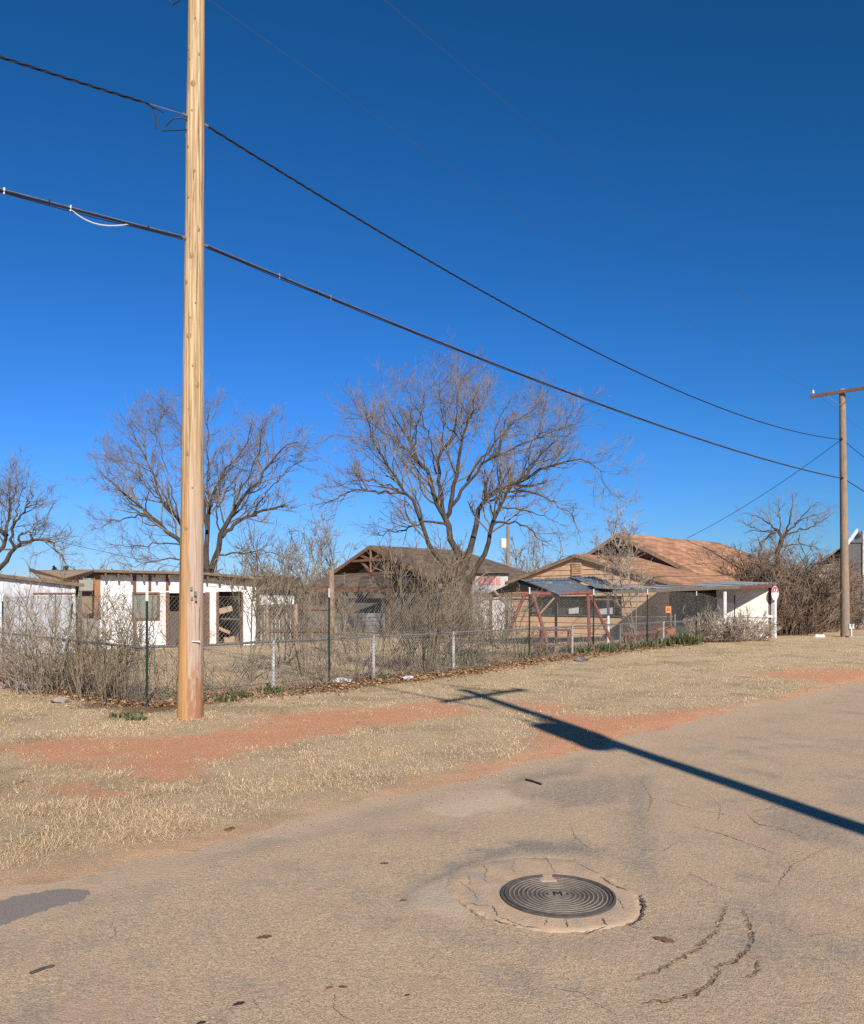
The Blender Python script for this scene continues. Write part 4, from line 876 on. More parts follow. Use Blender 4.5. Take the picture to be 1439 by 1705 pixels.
# --- canopy over the swing frame
CA = at(865, 965, 27.0); 
cn = root('metal_canopy', (CA[0], CA[1], 0), 'low canopy of buckled grey sheet metal in front of the tan house', 'canopy')
cR = at(931, 990, 25.7); cL = at(815, 986, 28.1); rB = at(985, 961, 29.8); eB = at(1036, 985, 28.1)
rs = np.random.RandomState(8)
def sheet_strip(f0, f1, bend):
    a0 = CA+(rB-CA)*f0; a1 = CA+(rB-CA)*f1; b0 = cR+(eB-cR)*f0; b1 = cR+(eB-cR)*f1
    n = 9; mb = MB(); rows = []
    for i in range(n):
        t = i/(n-1); f = [a0+(a1-a0)*u+(b0+(b1-b0)*u-a0-(a1-a0)*u)*t for u in np.linspace(0, 1, 13)]
        rows.append([p+np.array((0, 0, bend*math.sin(t*PI)+.018*math.cos(j*PI))) for j, p in enumerate(f)])
    V = np.array(rows).reshape(-1, 3); i = (np.arange(n-1)[:, None]*13+np.arange(12)[None]).ravel(); q = np.stack([i, i+1, i+14, i+13], -1)
    mb.add(np.vstack([V, V-np.array((0, 0, .012))]), [q, q[:, ::-1]+len(V)]); return mb
for k, (a, b_) in enumerate(((-.02, .34), (.33, .66), (.65, 1.02))):
    o = sheet_strip(a, b_, (.03, -.04, .05)[k]); o.V = [v+np.array((0, 0, .014*k)) for v in o.V]; o.build('roof_sheet', MT['canopymetal'], cn)
mb = MB(); mb.slab([CA+(0, 0, -.01), rB+(0, 0, -.01), cL+(rB-CA)+(0, 0, -.02), cL+(0, 0, -.02)], .03); mb.build('roof_sheet', MT['canopymetal'], cn)
for p, q in ((CA, cR), (CA, cL)):
    mb = MB(); mb.beam(p-(0, 0, .09), q-(0, 0, .09), .05, .12); mb.build('rafter', MT['dark'], cn)
mb = MB(); mb.beam(at(770, 992, 27.7), at(926, 990, 26), .06, .14); mb.build('tie_beam', MT['brownwood'], cn)
mb = MB(); mb.beam(at(770, 998, 28), at(1020, 998, 27), .05, .06); mb.build('tie_beam', MT['greywood'], cn)
for a, b_ in (((823, 984, 27), (858, 1022, 26)), ((923, 996, 25.6), (898, 1024, 25.8))):
    mb = MB(); mb.beam(at(*a), at(*b_), .09, .05); mb.build('brace', MT['tanwood'], cn)
for px, py, Yv, r in ((817, 990, 28, .06), (1013, 990, 28.6, .05), (926, 992, 29.3, .05)):
    mb = MB(); p = at(px, py, Yv); mb.tube([(p[0], p[1], -.02), p], r, 8); mb.build('post', MT['white_paint'] if px > 1000 else MT['greywood'], cn)
sw = root('swing_frame', tuple(np.append(at(925, 1000, 25.6)[:2], gz(*at(925, 1000, 25.6)[:2]))), 'red painted pipe swing frame standing under the grey metal canopy', 'swing set')
for a, b_ in (((874, 990, 25.6), (843, 1062, 25.0)), ((888, 990, 25.4), (915, 1084, 25.0)), ((979, 986, 26.6), (982, 1076, 26.2)), ((984, 992, 26.6), (1023, 1078, 26.4))):
    mb = MB(); mb.tube([at(*a), at(*b_)], .055, 8); mb.build('leg', MT['red_paint'], sw)
mb = MB(); mb.tube([at(868, 990, 25.5), at(986, 987, 26.6)], .06, 8); mb.build('top_bar', MT['red_paint'], sw)
# --- carport with white end wall
cp = root('carport', (14.2, 33.4, gz(14.2, 33.4)), 'long low carport with grey metal roof and white end wall by the road', 'carport')
f0 = np.array((X(1020, 26.9), 26.9)); f1 = np.array((X(1292, 33.5), 33.5)); fd = f1-f0; bkv = np.array((-.66, .75))*2.3
nS = 9
for k in range(nS):
    a = k/nS; b_ = (k+1)/nS+.01; P0 = f0+fd*a; P1 = f0+fd*b_
    za = Zp(np.interp(a, (0, .5, 1), (981, 979.5, 971)), P0[1]); zb = Zp(np.interp(b_, (0, .5, 1), (981, 979.5, 971)), P1[1])
    mb = MB(); m = 9; rows = []
    for t in (0, .5, 1):
        rows.append([np.append(P0+(P1-P0)*u+bkv*t, za+(zb-za)*u+.12*t+.014*math.cos(j*PI)+.004*k % .01) for j, u in enumerate(np.linspace(0, 1, m))])
    V = np.array(rows).reshape(-1, 3); i = (np.arange(2)[:, None]*m+np.arange(m-1)[None]).ravel(); q = np.stack([i, i+1, i+m+1, i+m], -1)
    mb.add(np.vstack([V, V-np.array((0, 0, .012))]), [q, q[:, ::-1]+len(V)]); mb.build('roof_sheet', MT['roofmetal'], cp)
zR = Zp(971, 33.5); zL = Zp(981, 26.9)
mb = MB(); mb.beam(np.append(f0, zL-.1), np.append(f1, zR-.1), .05, .13); mb.build('fascia', MT['greywood'], cp)
mb = MB(); mb.beam(np.append(f0+fd*.74, zL+(zR-zL)*.74-.13), np.append(f1-.04*fd/np.linalg.norm(fd), zR-.12), .07, .12); mb.build('fascia', MT['dullred'], cp)
for k in range(10):
    P0 = f0+fd*(k+.5)/10; zz = zL+(zR-zL)*(k+.5)/10
    mb = MB(); mb.beam(np.append(P0, zz-.09), np.append(P0+bkv*.97, zz+.02), .05, .1); mb.build('rafter', MT['dullred'] if k > 6 else MT['greywood'], cp)
for px in (1207,):
    p = ray_line(px, f0, fd); mb = MB(); mb.tube([(p[0], p[1], -.02), (p[0], p[1], Zp(981, p[1])-.1)], .07, 10); mb.build('post', MT['white_paint'], cp)
mb = MB(); c = f1-fd/np.linalg.norm(fd)*.15; mb.box((c[0], c[1], zR/2-.1), (.16, .16, zR-.2), fd); mb.build('corner_post', MT['white_paint'], cp)
ew = np.array((-.95, .3)); ew /= np.linalg.norm(ew); MT['endwall'] = M('endwall', (.78, .73, .66, 1), (.66, .61, .54, 1), 3, rough=.85, bump=.1, c3=(.36, .29, .22, 1), s3=1.6, t3=(.6, .75))
wp = lambda t, z_: np.append(c+ew*t+fd/np.linalg.norm(fd)*.05, z_)
mb = MB(); mb.slab([wp(.25, -.05), wp(2.3, -.05), wp(2.3, 1.02), wp(.25, 1.02)], .06); mb.build('wall_panel', MT['endwall'], cp)
mb = MB(); mb.slab([wp(.25, 1.06), wp(2.3, 1.06), wp(2.3, zR-.1), wp(.25, zR-.12)], .06); mb.build('wall_panel', MT['endwall'], cp)
mb = MB(); mb.beam(wp(.0, 1.04)-np.append(fd/np.linalg.norm(fd)*.1, 0), wp(2.3, 1.04)-np.append(fd/np.linalg.norm(fd)*.1, 0), .05, .1); mb.build('rail', MT['white_paint'], cp)
mb = MB(); mb.beam(wp(.2, 0), wp(.2, zR-.15), .12, .06); mb.build('trim_board', MT['greywood'], cp)
# oval sign
so = at(1291, 988, 33.2); sg = root('oval_sign', tuple(so), 'small red and white oval sign hung at the carport corner', 'sign')
def oval(mb, c, rx, rz, th, z0=-1, z1=1):
    a = np.linspace(0, 2*PI, 33)[:-1]; P = np.array([(c[0]+rx*math.cos(q)*.97, c[1]+rx*math.cos(q)*.2, c[2]+rz*min(max(math.sin(q), z0), z1)) for q in a]); mb.slab(P, th, np.array((.2, -.98, 0)))
mb = MB(); oval(mb, so, .17, .30, .02); mb.build('plate', MT['white_paint'], sg)
mb = MB(); oval(mb, so-np.array((0, .012, 0)), .155, .28, .012, z0=.12); mb.build('red_field', MT['sign_red'], sg)
for dx in (-.045, .045):
    mb = MB(); mb.box(so+np.array((dx, -.03, .14)), (.04, .01, .09)); mb.build('emblem', MT['white_paint'], sg)
mb = MB(); mb.box(so+np.array((0, -.03, .05)), (.14, .01, .03)); mb.build('emblem', MT['white_paint'], sg)
mb = MB(); d4 = [so+np.array(v) for v in ((0, .03, .32), (.16, .03, .47), (0, .03, .64), (-.16, .03, .5), (0, .03, .32))]; mb.tube(d4, .018, 6); mb.build('hanger', MT['galv'], sg)
# --- grey house at the right edge
GH = root('grey_house', tuple(np.append(at(1425, 1000, 60)[:2], 0)), 'two storey grey house cut off by the right edge behind the pole', 'house')
MT['pale_siding'] = M('pale_siding', (.50, .48, .42, 1), (.36, .34, .30, 1), 5, rough=.9, bump=.2, rnd=.12)
for k in range(15):
    y0 = 893+k*10.6; xr = 1413; xl = max(1318, 1413-(y0+10.4-903)*1.42) if y0 < 965 else 1318
    xt = max(1318, 1413-(y0-903)*1.42) if y0 < 965 else 1318
    if xl > 1411: continue
    mb = MB(); mb.slab([at(xl, y0+10.3, 61), at(xr, y0+10.3, 58), at(xr, y0, 58), at(min(xt, xr-.5), y0, 61)], .1, (-.3, -.95, 0)); mb.build('siding_board', MT['pale_siding'], GH)
roof_sheet('roof', [at(1413, 901, 57.8), at(1314, 970, 60.8), at(1330, 968, 72), at(1418, 902, 70)], MT['shingle_grey'], GH, .12)
MT['siding_shaded'] = M('siding_shaded', (.11, .10, .105, 1), (.085, .08, .085, 1), 3, rough=.85, bump=.05, rnd=.08)  # shade of the side wall painted in as a dark siding tone
for k in range(14):
    y0 = 893+k*11; mb = MB(); q0 = 1413; q1 = 1437
    mb.slab([at(q0, y0+10.8, 58), at(q1, y0+10.8, 60), at(q1, y0, 60), at(q0, y0 if k else 904, 58)], .1); mb.build('siding_board', MT['siding_shaded'], GH)
mb = MB(); mb.beam(at(1410, 907, 57.4), at(1428, 883, 60.2), .1, .25); mb.build('fascia', MT['white_paint'], GH)
mb = MB(); mb.slab([at(1437, 884, 59.6), at(1520, 870, 59.6), at(1520, 1040, 59.6), at(1437, 1040, 59.6)], 1.2, (0, -1, 0)); mb.build('chimney', M('whitestone', (.5, .5, .46, 1), (.26, .26, .24, 1), 3.5, rough=.9, bump=.6), GH)

# ================================================================== FENCES
def chain(mb, a, b, za, zb, h0, h1, pitch=.068, r=.0021):
    """diamond wire mesh between two posts: straight diagonal wires clipped to the panel"""
    a = np.asarray(a, float); b = np.asarray(b, float); L = np.linalg.norm(b-a); d = (b-a)/L; H = h1-h0
    P, sp = [], pitch*1.0
    for sg_ in (1, -1):
        for c in np.arange(-H, L+H, sp):
            x0, x1 = (c, c+H) if sg_ > 0 else (c+H, c)
            t0, t1 = 0., 1.; dx = x1-x0
            lo, hi = sorted(((0-x0)/dx, (L-x0)/dx)); t0 = max(t0, lo); t1 = min(t1, hi)
            if t1-t0 < .02: continue
            f = lambda t: np.append(a+d*(x0+dx*t)+np.array((d[1], -d[0]))*.003*sg_, h0+H*t+za+(zb-za)*(x0+dx*t)/L)
            P.append([f(t0), f(t1)])
    P = np.array(P); mb.tubes(P, np.full(P.shape[:2], r), 3)
    for hh in (h0, h1):
        mb.tube([np.append(a, za+hh), np.append(b, zb+hh)], r*1.2, 4, False)
LE = FA+FL*11
def post(parent, p, h, r, mat, name='post', top=True):
    b = np.array((p[0], p[1], gz(*p))); mb = MB(); mb.tube([b+(0, 0, -.1), b+(0, 0, h-b[2])], r, 8)
    if top: mb.lathe(b+np.array((0, 0, h-b[2])), [(r*1.15, -.02), (r*1.15, .0), (r*.7, .025), (.002, .034)], 8)
    return mb.build(name, MT[mat], parent)
# low chain link fence, right run
cf = root('chain_link_fence', (FA[0], FA[1], gz(*FA)), 'low galvanised chain link fence with top rail running from the corner to the carport', 'fence')
wpx = [455, 622, 755, 953, 1033, 1105]
rail_h = .95
pts = [FA]+[fpt(x) for x in wpx]+[fpt(1165)]
for x, p in zip(wpx, pts[1:-1]): post(cf, p, rail_h-.01, .033, 'post_white' if x != 1033 else 'galv')
for k in range(len(pts)-1):
    mb = MB(); mb.tube([np.append(pts[k], rail_h+(.012 if k == 0 else 0)), np.append((pts[k]+pts[k+1])/2, rail_h-.012), np.append(pts[k+1], rail_h)], .023, 8); mb.build('rail', MT['galv'], cf)
off = np.array((FU[1], -FU[0]))*.035
for k in range(len(pts)-1):
    mb = MB(); chain(mb, pts[k]+off, pts[k+1]+off, gz(*pts[k]), gz(*pts[k+1]), .03, rail_h-.05-.5*(gz(*pts[k])+gz(*pts[k+1]))); kind(mb.build('wire_mesh', MT['mesh'], cf), 'stuff')
# low run going left
lf = root('chain_link_fence', (LE[0], LE[1], gz(*LE)), 'low chain link fence run leaving the corner post towards the left edge', 'fence')
for f in (.33, .66, 1.0): post(lf, FA+(LE-FA)*f, rail_h-.01, .03, 'galv')
mb = MB(); mb.tube([np.append(FA+FL*.02, rail_h-.01), np.append(LE, rail_h)], .023, 8); mb.build('rail', MT['galv'], lf)
mb = MB(); chain(mb, FA, LE, 0, 0, .03, rail_h-.05); kind(mb.build('wire_mesh', MT['mesh'], lf), 'stuff')
# tall wire on green steel posts
def tpost(parent, p, ztop, lean=(0, 0)):
    b = np.array((p[0], p[1], gz(*p))); t = np.array((p[0]+lean[0], p[1]+lean[1], ztop)); q = b+(t-b)*.91
    mb = MB(); mb.beam(b-(0, 0, .1), q, .045, .008, (FU[0], FU[1], 0)); mb.beam(b-(0, 0, .1)+(0, -.018, 0), q+(0, -.018, 0), .007, .036, (FU[0], FU[1], 0))
    for k in range(int(ztop/.13)): mb.box(b+(t-b)*(.06+.86*k/(ztop/.13))+(0, -.035, 0), (.012, .01, .03))
    o = mb.build('post', MT['green_paint'], parent)
    mb = MB(); mb.beam(q, t, .046, .016, (FU[0], FU[1], 0)); mb.beam(q+(0, -.018, 0), t+(0, -.018, 0), .009, .037, (FU[0], FU[1], 0)); mb.build('white_tip', MT['white_paint'], o)
wf1 = root('tall_wire_fence', (FA[0]+.03, FA[1]-.06, 0), 'tall wire mesh on green steel posts with white tips along the right run', 'fence')
tp = [(240, 1.86), (543, 1.94), (877, 2.05), (984, 2.04), (1074, 2.08), (1156, 2.06), (1220, 2.1)]
q = [fpt(x)+np.array((FU[1], -FU[0]))*.09 for x, _ in tp]
for (x, h), p in zip(tp, q): tpost(wf1, p, h)
for k in range(len(q)-1):
    mb = MB(); chain(mb, q[k], q[k+1], 0, .0, .9, tp[k][1]-.09, .08, .0022 if k == 0 else .0019); kind(mb.build('wire_mesh', MT['mesh'], wf1), 'stuff')
wf2 = root('tall_wire_fence', (FA[0]-.2, FA[1]+.15, 0), 'tall wire mesh on a leaning green post at the far left', 'fence')
q = [FA+FL*.1, FA+FL*3.6, FA+FL*8]
tpost(wf2, q[1]+np.array((-.1, 0)), 1.8, (.22, 0)); tpost(wf2, q[2], 1.85)
for k in range(2):
    mb = MB(); chain(mb, q[k], q[k+1], 0, 0, .9, 1.78, .075, .0023); kind(mb.build('wire_mesh', MT['mesh'], wf2), 'stuff')
# gate by the carport
g0 = np.array((X(1036, 29.5), 29.5)); g1 = np.array((X(1120, 29.6), 29.6)); gt = root('wire_gate', (g1[0], g1[1], gz(*g1)), 'grey pipe gate with wire mesh behind the fence below the carport', 'gate')
mb = MB(); zt_, zb_ = Zp(1027, 29.5), .15
mb.tube([np.append(g0, zb_), np.append(g0, zt_), np.append(g1, zt_), np.append(g1, zb_), np.append(g0, zb_)], .025, 6); mb.build('frame', MT['galv'], gt)
mb = MB(); chain(mb, g0, g1, 0, 0, zb_, zt_, .07, .0018); kind(mb.build('wire_mesh', MT['mesh'], gt), 'stuff')
for px in (1117, 1124): 
    mb = MB(); p = np.array((X(px, 29.4), 29.4)); mb.tube([(p[0], p[1], 0), (p[0], p[1], Zp(1020 if px < 1120 else 1023, 29.4))], .04, 8); mb.build('post', MT['galv'], gt)
p = fpt(1107)+np.array((FU[1], -FU[0]))*.14; c = np.array((p[0], p[1], Zp(1015, p[1])))
mb = MB(); mb.slab([c+(-.11, -.05, -.12), c+(.11, .05, -.12), c+(.11, .05, .12), c+(-.11, -.05, .12)], .008)
sgn = tag(mb.build('notice_sign', MT['orange_sign'], base=c), 'faded orange notice wired to the tall fence by the gate', 'sign')
mb = MB(); mb.box(c+(0, -.015, .03), (.13, .012, .012), (.22, .1)); mb.box(c+(0, -.015, -.02), (.15, .012, .012), (.22, .1)); mb.build('print_line', MT['brownwood'], sgn)
# junk
def yard(px, Yv): x = X(px, Yv); return np.array((x, Yv, gz(x, Yv)))
c = yard(1108, 29.0); mb = MB(); mb.lathe(c+np.array((-.35, .0, .27)), [(.02, 0), (.27, .01), (.285, .03), (.27, .06), (.27, .3), (.285, .32), (.27, .35), (.27, .66), (.285, .69), (.26, .7), (.02, .69)], 20, (1, .35, .12)); tag(mb.build('rusty_drum', MT['rust'], base=c, smooth=False), 'rusty orange drum lying behind the fence below the gate', 'drum')
c = yard(1070, 28.6); tr = root('metal_trough', tuple(c), 'dull red tilted metal trough lying beside the rusty drum', 'trough'); w2 = c
def pr(u, v, h): return c+np.array((u, v, h))
for nm, P in (('side', [pr(-.7, -.3, .3), pr(.8, -.3, .45), pr(.7, -.1, .02), pr(-.6, -.1, .0)]), ('side', [pr(-.7, .35, .38), pr(.8, .35, .5), pr(.7, .12, .02), pr(-.6, .12, .0)]), ('end_plate', [pr(-.7, -.3, .3), pr(-.7, .35, .38), pr(-.6, .1, 0), pr(-.6, -.1, 0)]), ('end_plate', [pr(.8, -.3, .45), pr(.8, .35, .5), pr(.7, .1, .02), pr(.7, -.1, .02)]), ('bottom', [pr(-.6, -.1, .005), pr(.7, -.1, .025), pr(.7, .12, .025), pr(-.6, .12, .005)])):
    mb = MB(); mb.slab(P, .02); mb.build(nm, MT['dullred'], tr)
c = yard(925, 27.2); tb = root('red_table', tuple(c), 'dark red low table standing on the grass beneath the swing frame', 'table')
mb = MB(); mb.box(c+(0, 0, .55), (1.1, .6, .05)); mb.build('top', MT['dullred'], tb)
for sx in (-.48, .48):
    for sy in (-.24, .24): mb = MB(); mb.box(c+(sx, sy, .26), (.06, .06, .53)); mb.build('leg', MT['dullred'], tb)
c = yard(905, 23.6); mb = MB(); mb.slab([c+(-.35, -.1, .02), c+(.3, -.2, .04), c+(.38, .25, .2), c+(-.25, .3, .2)], .06); tag(mb.build('dark_board', MT['dark'], base=c), 'dark flat board lying in the weeds by the swing frame', 'board')
c = yard(1418, 34.0); pv = root('white_standpipe', tuple(c), 'white pipe with twin heads on a pale slab beside the far pole', 'standpipe')
mb = MB(); mb.tube([c, c+(0, 0, .38)], .03, 8); mb.build('riser', MT['white_paint'], pv)
for s_ in (-.07, .07): mb = MB(); mb.tube([c+(s_, 0, .36), c+(s_, 0, .56)], .045, 8); mb.build('head', MT['ceramic'], pv)
mb = MB(); mb.tube([c+(-.09, 0, .38), c+(.09, 0, .38)], .03, 8); mb.build('tee', MT['white_paint'], pv)
mb = MB(); mb.box(c+(.15, 0, .03), (.75, .5, .06)); mb.build('slab', MT['concrete'], pv)

# ================================================================== UTILITY POLES AND WIRES
LDIR = np.array((21.1, 22.9)); LDIR /= np.linalg.norm(LDIR); LPER = np.array((LDIR[1], -LDIR[0]))
def pole_mat():
    m, nt, N, L, B = newmat('fresh_pole'); B.inputs['Roughness'].default_value = .8; B.inputs['Specular IOR Level'].default_value = .25
    tc = N.new('ShaderNodeTexCoord')
    def noise(s, st, d=6):
        mp = N.new('ShaderNodeMapping'); mp.inputs['Scale'].default_value = st; L.new(tc.outputs['Object'], mp.inputs[0])
        n = N.new('ShaderNodeTexNoise'); n.inputs['Scale'].default_value = s; n.inputs['Detail'].default_value = d; n.inputs['Roughness'].default_value = .65; n.inputs['Distortion'].default_value = .3
        L.new(mp.outputs[0], n.inputs['Vector']); return n.outputs['Fac']
    def rng(f, a, b, c=0, d=1):
        r = N.new('ShaderNodeMapRange'); r.inputs[1].default_value = a; r.inputs[2].default_value = b; r.inputs[3].default_value = c; r.inputs[4].default_value = d; L.new(f, r.inputs[0]); return r.outputs[0]
    def mix(f, a, b):
        x = N.new('ShaderNodeMix'); x.data_type = 'RGBA'; L.new(f, x.inputs[0])
        for i, v in ((6, a), (7, b)):
            if isinstance(v, tuple): x.inputs[i].default_value = v
            else: L.new(v, x.inputs[i])
        return x.outputs[2]
    def mul(a, b):
        x = N.new('ShaderNodeMath'); x.operation = 'MULTIPLY'; L.new(a, x.inputs[0]); L.new(b, x.inputs[1]); return x.outputs[0]
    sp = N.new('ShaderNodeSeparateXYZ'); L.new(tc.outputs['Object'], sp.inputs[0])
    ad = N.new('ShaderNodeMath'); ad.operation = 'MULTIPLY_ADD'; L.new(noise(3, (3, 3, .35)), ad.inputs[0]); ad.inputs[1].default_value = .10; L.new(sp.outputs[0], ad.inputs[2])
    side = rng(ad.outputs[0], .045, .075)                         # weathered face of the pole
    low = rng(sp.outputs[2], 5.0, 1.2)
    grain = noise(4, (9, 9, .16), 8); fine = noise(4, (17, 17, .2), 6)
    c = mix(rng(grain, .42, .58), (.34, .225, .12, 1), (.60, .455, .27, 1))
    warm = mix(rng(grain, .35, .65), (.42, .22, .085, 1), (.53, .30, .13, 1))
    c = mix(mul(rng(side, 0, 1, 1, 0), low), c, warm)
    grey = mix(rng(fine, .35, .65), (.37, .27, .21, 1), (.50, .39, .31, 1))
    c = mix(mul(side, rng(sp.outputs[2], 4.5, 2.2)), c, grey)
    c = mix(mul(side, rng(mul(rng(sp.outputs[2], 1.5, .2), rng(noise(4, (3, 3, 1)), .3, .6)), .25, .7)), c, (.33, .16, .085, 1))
    c = mix(rng(fine, .56, .63, 0, .7), c, (.22, .125, .06, 1))
    c = mix(rng(noise(1.6, (9, 9, .3), 8), .55, .6, 0, .6), c, (.30, .175, .085, 1))
    L.new(c, B.inputs['Base Color'])
    bp = N.new('ShaderNodeBump'); bp.inputs['Strength'].default_value = .6; bp.inputs['Distance'].default_value = .012
    L.new(fine, bp.inputs['Height']); L.new(bp.outputs[0], B.inputs['Normal'])
    return m
MT['fresh_pole'] = pole_mat()
MT['old_pole'] = M('old_pole', (.30, .235, .18, 1), (.18, .135, .10, 1), 7, (7, 7, .4), .9, .5, bscale=9, c3=(.36, .22, .12, 1), s3=.8, t3=(.5, .65))
def pole_axis(base, z, lean): return np.array((base[0]+lean[0]*z, base[1]+lean[1]*z, z))
def pole_body(parent, base, H, rb, rt, lean, mat, seed, k=32, n=40):
    rng = np.random.RandomState(seed); mb = MB(); th = np.arange(k)/k*2*PI; zs = np.linspace(-.2, H, n); rows = []
    ph = rng.rand(6)*6.28
    for z_ in zs:
        R = rb+(rt-rb)*max(z_, 0)/H; q = R*(1+.012*np.sin(2*th+ph[0]+z_*.4)+.010*np.sin(3*th+ph[1]-z_*.9)+.006*np.sin(7*th+ph[2]+z_*1.7)+.006*math.sin(z_*2.1+ph[3]))
        a = pole_axis(base, z_, lean); rows.append(np.column_stack([a[0]+q*np.cos(th), a[1]+q*np.sin(th), np.full(k, z_)]))
    V = np.vstack(rows); fs = [(i*k+j, i*k+(j+1) % k, (i+1)*k+(j+1) % k, (i+1)*k+j) for i in range(n-1) for j in range(k)]
    mb.add(V, [fs, [[(n-1)*k+j for j in range(k)]]]); return mb.build('shaft', MT[mat], parent, smooth=True)
def insulator(parent, p):
    mb = MB(); mb.lathe(p, [(.015, -.02), (.02, .05), (.055, .07), (.06, .1), (.04, .12), (.05, .15), (.035, .18), (.03, .2)], 12); return mb.build('insulator', MT['ceramic'], parent, smooth=True)
P1 = np.array((X(317, 11.28), 11.28)); P1L = (.0085, 0); H1 = 11.3
po = root('utility_pole', (P1[0], P1[1], gz(*P1)), 'tall new honey coloured timber utility pole in the near grass', 'utility pole')
pole_body(po, P1, H1, .18, .104, P1L, 'fresh_pole', 1)
kn = [(314, 78), (316, 97), (322, 139), (320, 184), (330, 194), (307, 222), (313, 243), (324, 285), (314, 328), (330, 381), (308, 395), (320, 427), (311, 470), (326, 505), (316, 560), (322, 610), (315, 682), (314, 756), (322, 813), (312, 880), (325, 30), (331, 88), (318, 530), (328, 640)]
rs = np.random.RandomState(12)
for (x, y) in kn:
    Yd = 11.28-.11; xx, zz = X(x, Yd), Zp(y, Yd); ax_ = pole_axis(P1, zz, P1L); R = .18+(.104-.18)*zz/H1
    u = np.clip((xx-ax_[0])/R, -.93, .93); nrm_ = np.array((u, -math.sqrt(1-u*u), 0)); c = ax_+nrm_*(R*.985)
    r0 = rs.choice([.014, .02, .026, .036])*rs.uniform(.8, 1.15); mb = MB(); th = np.arange(12)/12*2*PI; tv = np.array((-nrm_[1], nrm_[0], 0)); V = [c+nrm_*.013]
    for f, o_ in ((.5, .012), (1, .002)):
        for q in th: V.append(c+nrm_*(o_)+tv*math.cos(q)*r0*f*.9+np.array((0, 0, math.sin(q)*r0*f*1.35)))
    fs3 = [(0, 1+j, 1+(j+1) % 12) for j in range(12)]; fs4 = [(1+j, 13+j, 13+(j+1) % 12, 1+(j+1) % 12) for j in range(12)]
    mb.add(V, [fs3, fs4]); mb.build('knot', MT['knot'], po, smooth=True)
for k in range(22):
    ua = rs.uniform(-1.35, 1.35); za = rs.uniform(.2, 9.5); Ls = rs.uniform(.35, 1.7); n_ = 14; zz_ = np.linspace(za, min(za+Ls, 10.9), n_); ua_ = ua+np.cumsum(rs.normal(0, .012, n_))
    wv = rs.uniform(.003, .007)*np.sin(np.linspace(.1, PI-.1, n_))*rs.uniform(.6, 1.3, n_); Vl, Vr = [], []
    for q in range(n_):
        R_ = .18+(.104-.18)*zz_[q]/H1; th_a = zz_[q]*.4; a_ = ua_[q]-PI/2; R_ = R_*1.034+.001; nv_ = np.array((math.cos(a_), math.sin(a_), 0)); tv_ = np.array((-nv_[1], nv_[0], 0)); c_ = pole_axis(P1, zz_[q], P1L)+nv_*R_
        Vl.append(c_+tv_*wv[q]); Vr.append(c_-tv_*wv[q])
    i_ = np.arange(n_-1); mb = MB(); mb.add(np.vstack([Vl, Vr]), np.stack([i_, i_+1, i_+1+n_, i_+n_], -1)); mb.build('drying_split', MT['knot_dark'], po)
for (x, y, w_, h_) in ((319, 980, .035, .05), (326, 988, .04, .06), (320, 996, .03, .04), (327, 998, .03, .045)):
    Yd = 11.28-.172; c = np.array((X(x, Yd), Yd-.012, Zp(y, Yd))); mb = MB(); mb.box(c, (w_, .006, h_)); mb.build('tag_plate', MT['galv'], po)
mb = MB(); mb.box(np.array((X(327, 11.12), 11.115, Zp(1068, 11.1))), (.11, .012, .012), (1, .25)); mb.build('staple_strip', MT['white_paint'], po)
def crossarm(parent, c, L, ht=.11, mat='brownwood'):
    a = np.append(c[:2]-LPER*L/2, c[2]); b = np.append(c[:2]+LPER*L/2, c[2]); mb = MB(); mb.beam(a, b, .09, ht); mb.build('crossarm', MT[mat], parent); return a, b
t1 = pole_axis(P1, 11.05, P1L); a1, b1 = crossarm(po, np.append(t1[:2]-LDIR*.16, 11.05), 2.4, mat='tanwood')
i1 = [np.append(p[:2], 11.11)+np.append(LPER*s_, 0) for p, s_ in ((a1, .12), (b1, -.12))]
for p in i1: insulator(po, p)
mb = MB(); mb.tube([pole_axis(P1, 10.5, P1L)+np.array((-.11, -.05, 0)), pole_axis(P1, 10.12, P1L)+np.array((-.2, -.1, .0)), pole_axis(P1, 10.06, P1L)+np.array((-.3, -.1, 0)), pole_axis(P1, 10.3, P1L)+np.array((-.5, -.1, 0))], .008, 5); mb.build('jumper_wire', MT['cable'], po)
for zz in (8.5, 6.78):
    c = pole_axis(P1, zz, P1L); mb = MB(); mb.tube([c-np.append(LDIR*.2, 0), c+np.append(LDIR*.2, 0)], .02, 8); mb.build('through_bolt', MT['galv'], po)
# far pole
P2 = np.array((X(1408, 34.2), 34.2)); H2 = Zp(648, 34.2)
p2 = root('utility_pole', (P2[0], P2[1], gz(*P2)), 'older grey brown utility pole with crossarm near the right edge', 'utility pole')
pole_body(p2, P2, H2, .19, .125, (-.0125, 0), 'old_pole', 2, 20, 24)
t2 = pole_axis(P2, H2-.12, (-.0125, 0)); a2, b2 = crossarm(p2, np.append(t2[:2]-LDIR*.17, H2-.14), 2.5, .13)
i2 = [np.append(p[:2], H2-.07)+np.append(LPER*s_, 0) for p, s_ in ((a2, .12), (b2, -.12))]
for p in i2: insulator(p2, p)
for s_ in (-1, 1):
    mb = MB(); mb.tube([pole_axis(P2, H2-.75, (-.0125, 0))-np.append(LDIR*.15, 0), np.append(t2[:2]-LDIR*.2+LPER*s_*.6, H2-.2)], .014, 5); mb.build('arm_brace', MT['galv'], p2)
for zz in (Zp(733, 34.2), Zp(797, 34.2)):
    c = pole_axis(P2, zz, (-.0125, 0)); mb = MB(); mb.lathe(c-np.append(LDIR*.26, 0), [(.03, -.06), (.065, -.03), (.07, .03), (.03, .06)], 12, (0, 0, 1)); mb.build('spool', MT['cable'], p2)
